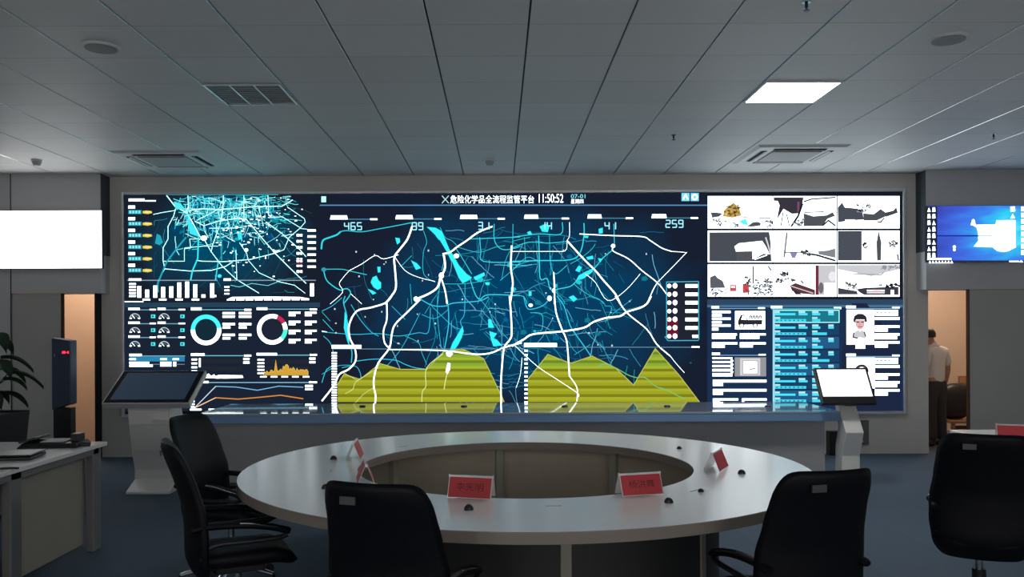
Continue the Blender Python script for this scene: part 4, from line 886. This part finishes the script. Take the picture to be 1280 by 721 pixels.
# things on the left desk
p = on(72, 553, TZ); t = thing('document_tray', 'black tray with a grey pad at the far end of the left desk', 'tray', (-3.06, 5.82, TZ), R(4))
mb = MB(); mb.add([(-.20,-.13,0),(.20,-.13,0),(.20,.13,0),(-.20,.13,0),(-.17,-.10,.035),(.18,-.10,.03),(.18,.11,.035),(-.17,.11,.04)], [(0,1,2,3),(4,5,6,7),(0,1,5,4),(1,2,6,5),(2,3,7,6),(3,0,4,7)], M_black); mb.build('base', t, bevel=.008)
MB().box(-.06, .10, -.08, .09, .036, .042, M_acg).build('pad', t)
MB().box(.115, .175, -.03, .07, .03, .085, M_black).build('block', t, bevel=.006)
M = Matrix.Translation((-.135, 0, .045)) @ Matrix.Rotation(R(-14), 4, 'Y'); MB().box(-.055, .06, -.11, .11, 0, .016, M_black, M).build('flap', t, bevel=.004)
MB().box(.19, .25, -.05, -.02, 0, .03, M_black).build('connector_plug', t, bevel=.005)
t = thing('laptop', 'closed black laptop lying on the left desk', 'laptop', (-3.07, 5.28, TZ), R(8))
MB().box(-.18, .18, -.125, .125, .003, .022, M_black).build('base', t, bevel=.006); MB().box(-.178, .178, -.123, .123, .026, .036, mat('laptop_lid', (.03, .032, .04), .3)).build('lid', t, bevel=.006)
MB().box(-.15, .15, .10, .12, .018, .030, M_black).build('hinge', t)
P = []
for i in range(40): q = i/39*4*PI; P.append((.055*math.cos(q)+.002*i/10, .05*math.sin(q), .008+.010*i/39))
P += [(.10, -.02, .008), (.16, .02, .006), (.22, .01, .006)]
o = MB().tube(smooth_path(P, 2), .006, M_black, 8).build('coiled_cable', smooth=True); o.location = (-2.99, 4.86, TZ); tag(o, 'black cable coiled on the left desk beside the laptop', 'cable')

# potted plant behind the left desk
t = thing('potted_plant', 'broad-leaved plant in a tall dark planter behind the left desk', 'plant', (-4.27, 7.0, 0))
mb = MB(); mb.add([(-.19,-.19,0),(.19,-.19,0),(.19,.19,0),(-.19,.19,0),(-.25,-.25,.86),(.25,-.25,.86),(.25,.25,.86),(-.25,.25,.86)], [(0,1,2,3),(0,1,5,4),(1,2,6,5),(2,3,7,6),(3,0,4,7)], M_black)
mb.add([(-.24,-.24,.84),(.24,-.24,.84),(.24,.24,.84),(-.24,.24,.84)], [(0,1,2,3)], M_slot); mb.build('planter', t, bevel=.01)
rl = random.Random(4)
for k in range(20):
    A = rl.uniform(0, 2*PI); hh = rl.uniform(.10, .68); rr = rl.uniform(.20, .32)*(1 if hh > .25 else .85); ln = rl.uniform(.20, .30); wd = ln*.30
    st = Vector((.03*math.cos(A*3), .03*math.sin(A*3), .84)); e = Vector((rr*.55*math.cos(A), rr*.55*math.sin(A), .84+hh))
    mb = MB(); mid = (st+e)/2+Vector((0, 0, .06)); mb.tube(smooth_path([st, mid, e], 4), .005, M_leaf, 6)
    d = Vector((math.cos(A), math.sin(A), .25)).normalized(); sd = Vector((-math.sin(A), math.cos(A), 0))
    def leaf(u, v):
        s = v; w_ = wd*math.sin(PI*min(1, s*.96+.04))**.8*(1-.3*s); cen = e+d*ln*s+Vector((0, 0, -.45*ln*s*s*1.6)); x = (u-.5)*2
        return cen+sd*w_*x+Vector((0, 0, .03*abs(x)))
    mb.grid(leaf, 4, 8, M_leaf); mb.build('leaf', t, smooth=True)

# ------------------------------------------------------------------ slim dark kiosk by the left doorway
t = thing('access_terminal', 'slim navy terminal with a red number display by the left doorway', 'terminal', (-4.58, 8.98, 0))
def led_mat(): return glow((255, 40, 70), 3.0)
MB().box(-.11, .075, -.09, .02, 0, .72, M_black).build('stand', t, bevel=.006)
mb = MB(); mb.add([(-.115,-.11,.70),(.085,-.11,.76),(.085,.03,.76),(-.115,.03,.70),(-.115,-.11,1.46),(.085,-.11,1.43),(.085,.03,1.43),(-.115,.03,1.46)], [(0,1,2,3),(4,5,6,7),(0,1,5,4),(1,2,6,5),(2,3,7,6),(3,0,4,7)], M_navy); mb.build('body', t, bevel=.01)
MB().box(.0, .078, -.116, -.109, 1.285, 1.325, M_black).build('display_window', t)
mb = MB()
for k in range(4):
    if k != 2: mb.box(.004+k*.018, .017+k*.018, -.119, -.116, 1.292, 1.318, led_mat())
mb.box(.042, .050, -.119, -.116, 1.30, 1.308, led_mat()); mb.build('red_digits', t)
MB().box(-.085, -.078, -.114, -.109, 1.26, 1.29, M_acg).build('card_reader', t)

# ------------------------------------------------------------------ touch kiosks
t = thing('touch_kiosk', 'grey touchscreen kiosk with tilted dark screen beside the left doorway', 'kiosk', (-3.29, 8.05, 0))
ox, oy = -3.36, 8.05
prof = [(-.15, 0), (.22, 0), (.22, .03), (.30, .30), (.24, .62), (.17, .80), (.12, .84), (-.10, .80), (-.09, .72), (-.07, .615), (-.02, .40), (.05, .20), (.045, .11), (-.15, .025)]
mb = MB(); mb.extrude_x(prof, -.205, .205, M_kiosk); mb.build('pedestal', t, bevel=.008)
mb = MB(); mb.add([(-.19, -.099, .645), (.19, -.096, .645), (.19, -.112, .79), (-.19, -.112, .79), (-.19, -.05, .645), (.19, -.05, .645), (.19, -.05, .79), (-.19, -.05, .79)], [(0,1,2,3),(4,5,6,7),(0,1,5,4),(1,2,6,5),(2,3,7,6),(3,0,4,7)], M_kiosk); mb.build('printer_hood', t, bevel=.004)
MB().box(.05, .20, -.185, -.10, .690, .694, M_paper).build('receipt_slip', t)
tilt = R(31); base = Matrix.Translation((.03, -.02, .985)) @ Matrix.Rotation(tilt, 4, 'X')
MB().box(-.405, .405, -.27, .27, -.04, .02, mat('silver_housing', (.62, .62, .63), .35, .3), base).build('screen_housing', t, bevel=.008)
sg = MB(); sg.box(-.392, .392, -.256, .256, .0201, .024, mat('matte_black_bezel', (.006, .006, .007), .7, 0, .15), base); hs = sg.build('screen_bezel', t)
def dark_screen():
    m = bpy.data.materials.new('dim_blue_screen'); m.use_nodes = True; b = m.node_tree.nodes['Principled BSDF']
    b.inputs['Base Color'].default_value = (.012, .018, .026, 1); b.inputs['Roughness'].default_value = .12
    b.inputs['Emission Color'].default_value = (*lin((34, 50, 68)), 1); b.inputs['Emission Strength'].default_value = .7; b.inputs['Specular IOR Level'].default_value = .2; return m
MB().box(-.345, .345, -.215, .225, .0241, .0255, dark_screen(), base).build('screen', t)
MB().box(-.10, .10, -.045, .12, .78, .90, M_greym).build('screen_mount', t, bevel=.006)

t = thing('touch_kiosk', 'slim grey kiosk with a bright white tilted screen at the right end of the counter', 'kiosk', (3.33, 8.06, 0))
mb = MB(); mb.extrude_x([(-.17, 0), (.17, 0), (.17, .02), (.10, .04), (.09, .40), (.02, .58), (.10, .80), (.05, .83), (-.16, .55), (-.07, .32), (-.07, .04), (-.17, .02)], -.085, .085, M_kiosk); mb.build('pedestal', t, bevel=.006)
tilt = R(56); base = Matrix.Translation((-.055, -.06, .985)) @ Matrix.Rotation(tilt, 4, 'X')
MB().box(-.255, .255, -.20, .19, -.03, .012, M_black, base).build('screen_housing', t, bevel=.006)
wm = lamp_mat('white_kiosk_screen', (1, 1, 1), 1.1); so = MB().box(-.232, .232, -.125, .168, .0121, .014, wm, base).build('screen', t)
mb = MB()
for k in range(6): mb.box(-.035+k*.012, -.027+k*.012, .012, .018, .0141, .0146, M_acg, base)
mb.build('screen_text', so)
MB().box(-.05, .05, -.06, .06, .79, .92, M_black).build('screen_mount', t, bevel=.005)

# small wall fittings under the screen
p = at(1073, 540, YB); q = at(1061, 525, YB); r_ = at(1085, 555, YB)
t = thing('wall_box', 'grey access panel with a small latch on the wall behind the right kiosk', 'wall box', (p.x, YB, r_.z))
MB().box(q.x-p.x, r_.x-p.x, -.03, 0, 0, q.z-r_.z, mat('panel_grey', (.14, .14, .145), .5)).build('panel_door', t, bevel=.004)
MB().box(-.02, .04, -.05, -.028, .03, .05, M_white).build('latch', t, bevel=.003)
p = at(1040, 554, YB); t = thing('wall_box', 'black equipment box low on the wall between counter and right kiosk', 'wall box', (p.x, YB, at(1040, 570, YB).z))
MB().box(-.075, .075, -.12, 0, 0, .31, M_black).build('case', t, bevel=.008); MB().cyl((.05, -.128, .13), .012, .01, M_alu, 14, 'y').build('knob', t)
p = at(155, 513, YB); t = thing('wall_bracket', 'small grey bracket on the wall behind the left kiosk', 'bracket', (p.x, YB, at(155, 519, YB).z))
MB().box(-.04, .03, -.05, 0, 0, .12, M_acg).build('plate', t, bevel=.004); MB().box(.03, .09, -.06, 0, 0, .12, M_black).build('socket', t, bevel=.004)

# ------------------------------------------------------------------ person in the right doorway
def skin_body(name, joints, edges, mt, parent, sub=2):
    me = bpy.data.meshes.new(name); me.from_pydata([j[0] for j in joints], edges, []); me.materials.append(mt)
    o = bpy.data.objects.new(name, me); C.objects.link(o); o.parent = parent
    s = o.modifiers.new('skin', 'SKIN'); s.use_smooth_shade = True
    for v, j in zip(me.skin_vertices[0].data, joints): v.radius = j[1] if isinstance(j[1], tuple) else (j[1], j[1])
    me.skin_vertices[0].data[0].use_root = True
    o.modifiers.new('sub', 'SUBSURF').levels = sub; o.modifiers['sub'].render_levels = sub
    return o
ps = thing('person', 'person in a white short-sleeved polo shirt and dark trousers standing in the right doorway', 'person', (5.61, 10.85, 0), R(24))
k = .875; HO = -.105
def J(x, y, z, r): return ((x*k, y*k, z*k), tuple(q*k for q in r) if isinstance(r, tuple) else r*k)
J_ = [J(0,0,.95,(.13,.10)), J(0,.0,1.10,(.125,.095)), J(0,0,1.28,(.145,.105)), J(0,-.005,1.40,(.10,.08)), J(HO*.55,.0,1.475,.052), J(HO,.03,1.55,(.068,.075)), J(HO,.035,1.625,(.075,.09)), J(HO,.025,1.68,(.055,.065))]
E_ = [(0,1),(1,2),(2,3),(3,4),(4,5),(5,6),(6,7)]
def chain(start, pts):
    global J_, E_
    prev = start
    for p in pts: J_.append(J(*p)); E_.append((prev, len(J_)-1)); prev = len(J_)-1
    return prev
for s in (-1, 1):
    w_ = chain(3, [(s*.165,-.01,1.385,.055), (s*.215,-.02,1.25,.046), (s*.235,-.025,1.11,.038), (s*.24,.01,.97,.032), (s*.242,.04,.865,(.028,.022)), (s*.243,.06,.80,(.038,.020))])
    for f_, (dx, L_) in enumerate(((-.026,.075), (-.009,.085), (.009,.080), (.026,.065))):
        chain(w_, [(s*.243, .06-dx*.9, .775, .011), (s*.240, .066-dx, .775-L_*.5, .0095), (s*.232, .075-dx, .775-L_, .008)])
    chain(w_, [(s*.238, .095, .80, .011), (s*.232, .112, .77, .010)])
    a_ = chain(0, [(s*.085,0,.86,(.085,.085)), (s*.095,.01,.50,.058), (s*.097,-.01,.30,.052), (s*.10,-.02,.09,.038)])
    chain(a_, [(s*.105,.06,.045,(.042,.034)), (s*.11,.15,.03,(.040,.022))])
skin_body('body', J_, E_, M_skin, ps)
sj = [J(0,0,.845,(.160,.130)), J(0,0,1.10,(.150,.118)), J(0,0,1.28,(.168,.125)), J(0,-.005,1.395,(.115,.095)), J(HO*.4,0,1.445,.066)]
sE = [(0,1),(1,2),(2,3),(3,4)]
for s in (-1, 1):
    n0 = len(sj); sj += [J(s*.165,-.01,1.385,.072), J(s*.21,-.02,1.27,.068), J(s*.228,-.022,1.15,.064)]; sE += [(3,n0),(n0,n0+1),(n0+1,n0+2)]
skin_body('shirt', sj, sE, M_shirt, ps)
mb = MB(); mb.grid(lambda u, v: (HO*.5*k+(.062+.018*v)*k*math.cos(2*PI*u), (.062+.018*v)*k*math.sin(2*PI*u), (1.505-.055*v-.02*math.sin(2*PI*u))*k), 24, 3, M_shirt, True); mb.build('collar', ps, smooth=True)
tj = [J(0,0,.93,(.150,.120)), J(0,0,1.03,(.142,.112))]; tE = [(0,1)]
for s in (-1, 1):
    n0 = len(tj); tj += [J(s*.088,0,.82,(.108,.11)), J(s*.098,.01,.50,.092), J(s*.10,-.01,.28,.084), J(s*.102,-.015,.07,.078)]; tE += [(0,n0),(n0,n0+1),(n0+1,n0+2),(n0+2,n0+3)]
skin_body('trousers', tj, tE, M_trous, ps)
for s in (-1, 1):
    mb = MB(); mb.grid(lambda u, v: (s*.105*k+.046*k*math.cos(2*PI*u)*math.sin(PI*v), .055*k+.135*k*math.sin(2*PI*u)*math.sin(PI*v), max(.0, .045*k-.05*k*math.cos(PI*v))), 18, 10, M_black, True); mb.build('shoe', ps, smooth=True)
# head features
def hairf(u, v):
    A = 2*PI*u; th = v*PI*.62; r = 1.0
    return (HO*k+.084*k*math.sin(th)*math.cos(A), .030*k+.100*k*math.sin(th)*math.sin(A)*(1 if math.sin(A) < 0 else .93)-.008*k, 1.628*k+(.102*k)*math.cos(th)+(.045*k if math.sin(A) > .3 and v > .55 else 0)*(v-.55)*2)
mb = MB(); mb.grid(hairf, 28, 12, M_hair, True); mb.build('hair', ps, smooth=True)
for s in (-1, 1):
    mb = MB(); mb.grid(lambda u, v: (HO*k+s*.078*k+.010*k*math.cos(2*PI*u)*math.sin(PI*v), .03*k+.018*k*math.sin(2*PI*u)*math.sin(PI*v), 1.59*k+.032*k*math.cos(PI*v)), 12, 8, M_skin, True); mb.build('ear', ps, smooth=True)
    mb = MB(); mb.grid(lambda u, v: (HO*k+s*.032*k+.011*k*math.cos(2*PI*u)*math.sin(PI*v), .122*k+.006*k*math.sin(2*PI*u)*math.sin(PI*v), 1.61*k+.006*k*math.cos(PI*v)), 12, 8, M_hair, True); mb.build('eye', ps, smooth=True)
mb = MB(); mb.grid(lambda u, v: (HO*k+.014*k*math.cos(2*PI*u)*math.sin(PI*v)*(.6+.5*v), .120*k+(.012+.016*v)*k*math.sin(2*PI*u)*math.sin(PI*v), 1.582*k+.03*k*math.cos(PI*v)), 12, 8, M_skin, True); mb.build('nose', ps, smooth=True)
mb = MB(); mb.grid(lambda u, v: (HO*k+.024*k*math.cos(2*PI*u)*math.sin(PI*v), .112*k+.006*k*math.sin(2*PI*u)*math.sin(PI*v), 1.535*k+.007*k*math.cos(PI*v)), 12, 8, mat('lips', (.34, .13, .11), .5), True); mb.build('mouth', ps, smooth=True)

# furniture in the lit room behind
t = thing('wooden_bench', 'low brown wooden bench in the room beyond the right doorway', 'bench', (6.35, 11.5, 0))
MB().box(-.32, .5, -.25, .25, .235, .27, M_wood).build('seat', t, bevel=.004)
for sx in (-.28, .46):
    for sy in (-.21, .21): MB().box(sx-.02, sx+.02, sy-.02, sy+.02, 0, .234, M_wood).build('leg', t)
MB().box(-.25, .43, -.19, -.17, .02, .2, mat('dark_wood', (.05, .022, .018), .5)).build('front_board', t)
t = thing('bag', 'black bag standing on the wooden bench beyond the right doorway', 'bag', (6.17, 11.46, .271))
mb = MB(); mb.grid(lambda u, v: (se(2*u-1, 2*v-1, 3)[0]*.22+.03*v, -.02-.10*(max(0, 1-max(abs(2*u-1), abs(2*v-1))**3))**.5, .245+se(2*u-1, 2*v-1, 3)[1]*.245), 16, 16, M_black)
mb.grid(lambda u, v: (se(2*u-1, 2*v-1, 3)[0]*.22+.03*v, -.02+.09*(max(0, 1-max(abs(2*u-1), abs(2*v-1))**3))**.5, .245+se(2*u-1, 2*v-1, 3)[1]*.245), 16, 16, M_black); o = mb.build('bag_body', t, smooth=True); weld(o)
mb = MB(); mb.tube(smooth_path([(.13, -.10, .38), (.19, -.15, .34), (.19, -.15, .28), (.14, -.11, .24)], 4), .012, M_alu, 8); mb.build('buckle_loop', t, smooth=True)
p = at(1204, 475, 12.36); t = thing('framed_notice', 'tiny brown framed notice on the beige wall beyond the right doorway', 'frame', (p.x, 12.4, p.z-.06))
MB().box(-.055, .055, -.02, 0, 0, .12, M_wood).build('frame', t, bevel=.004); MB().box(-.04, .04, -.022, -.019, .02, .10, mat('notice_print', (.45, .22, .10), .6)).build('notice', t)
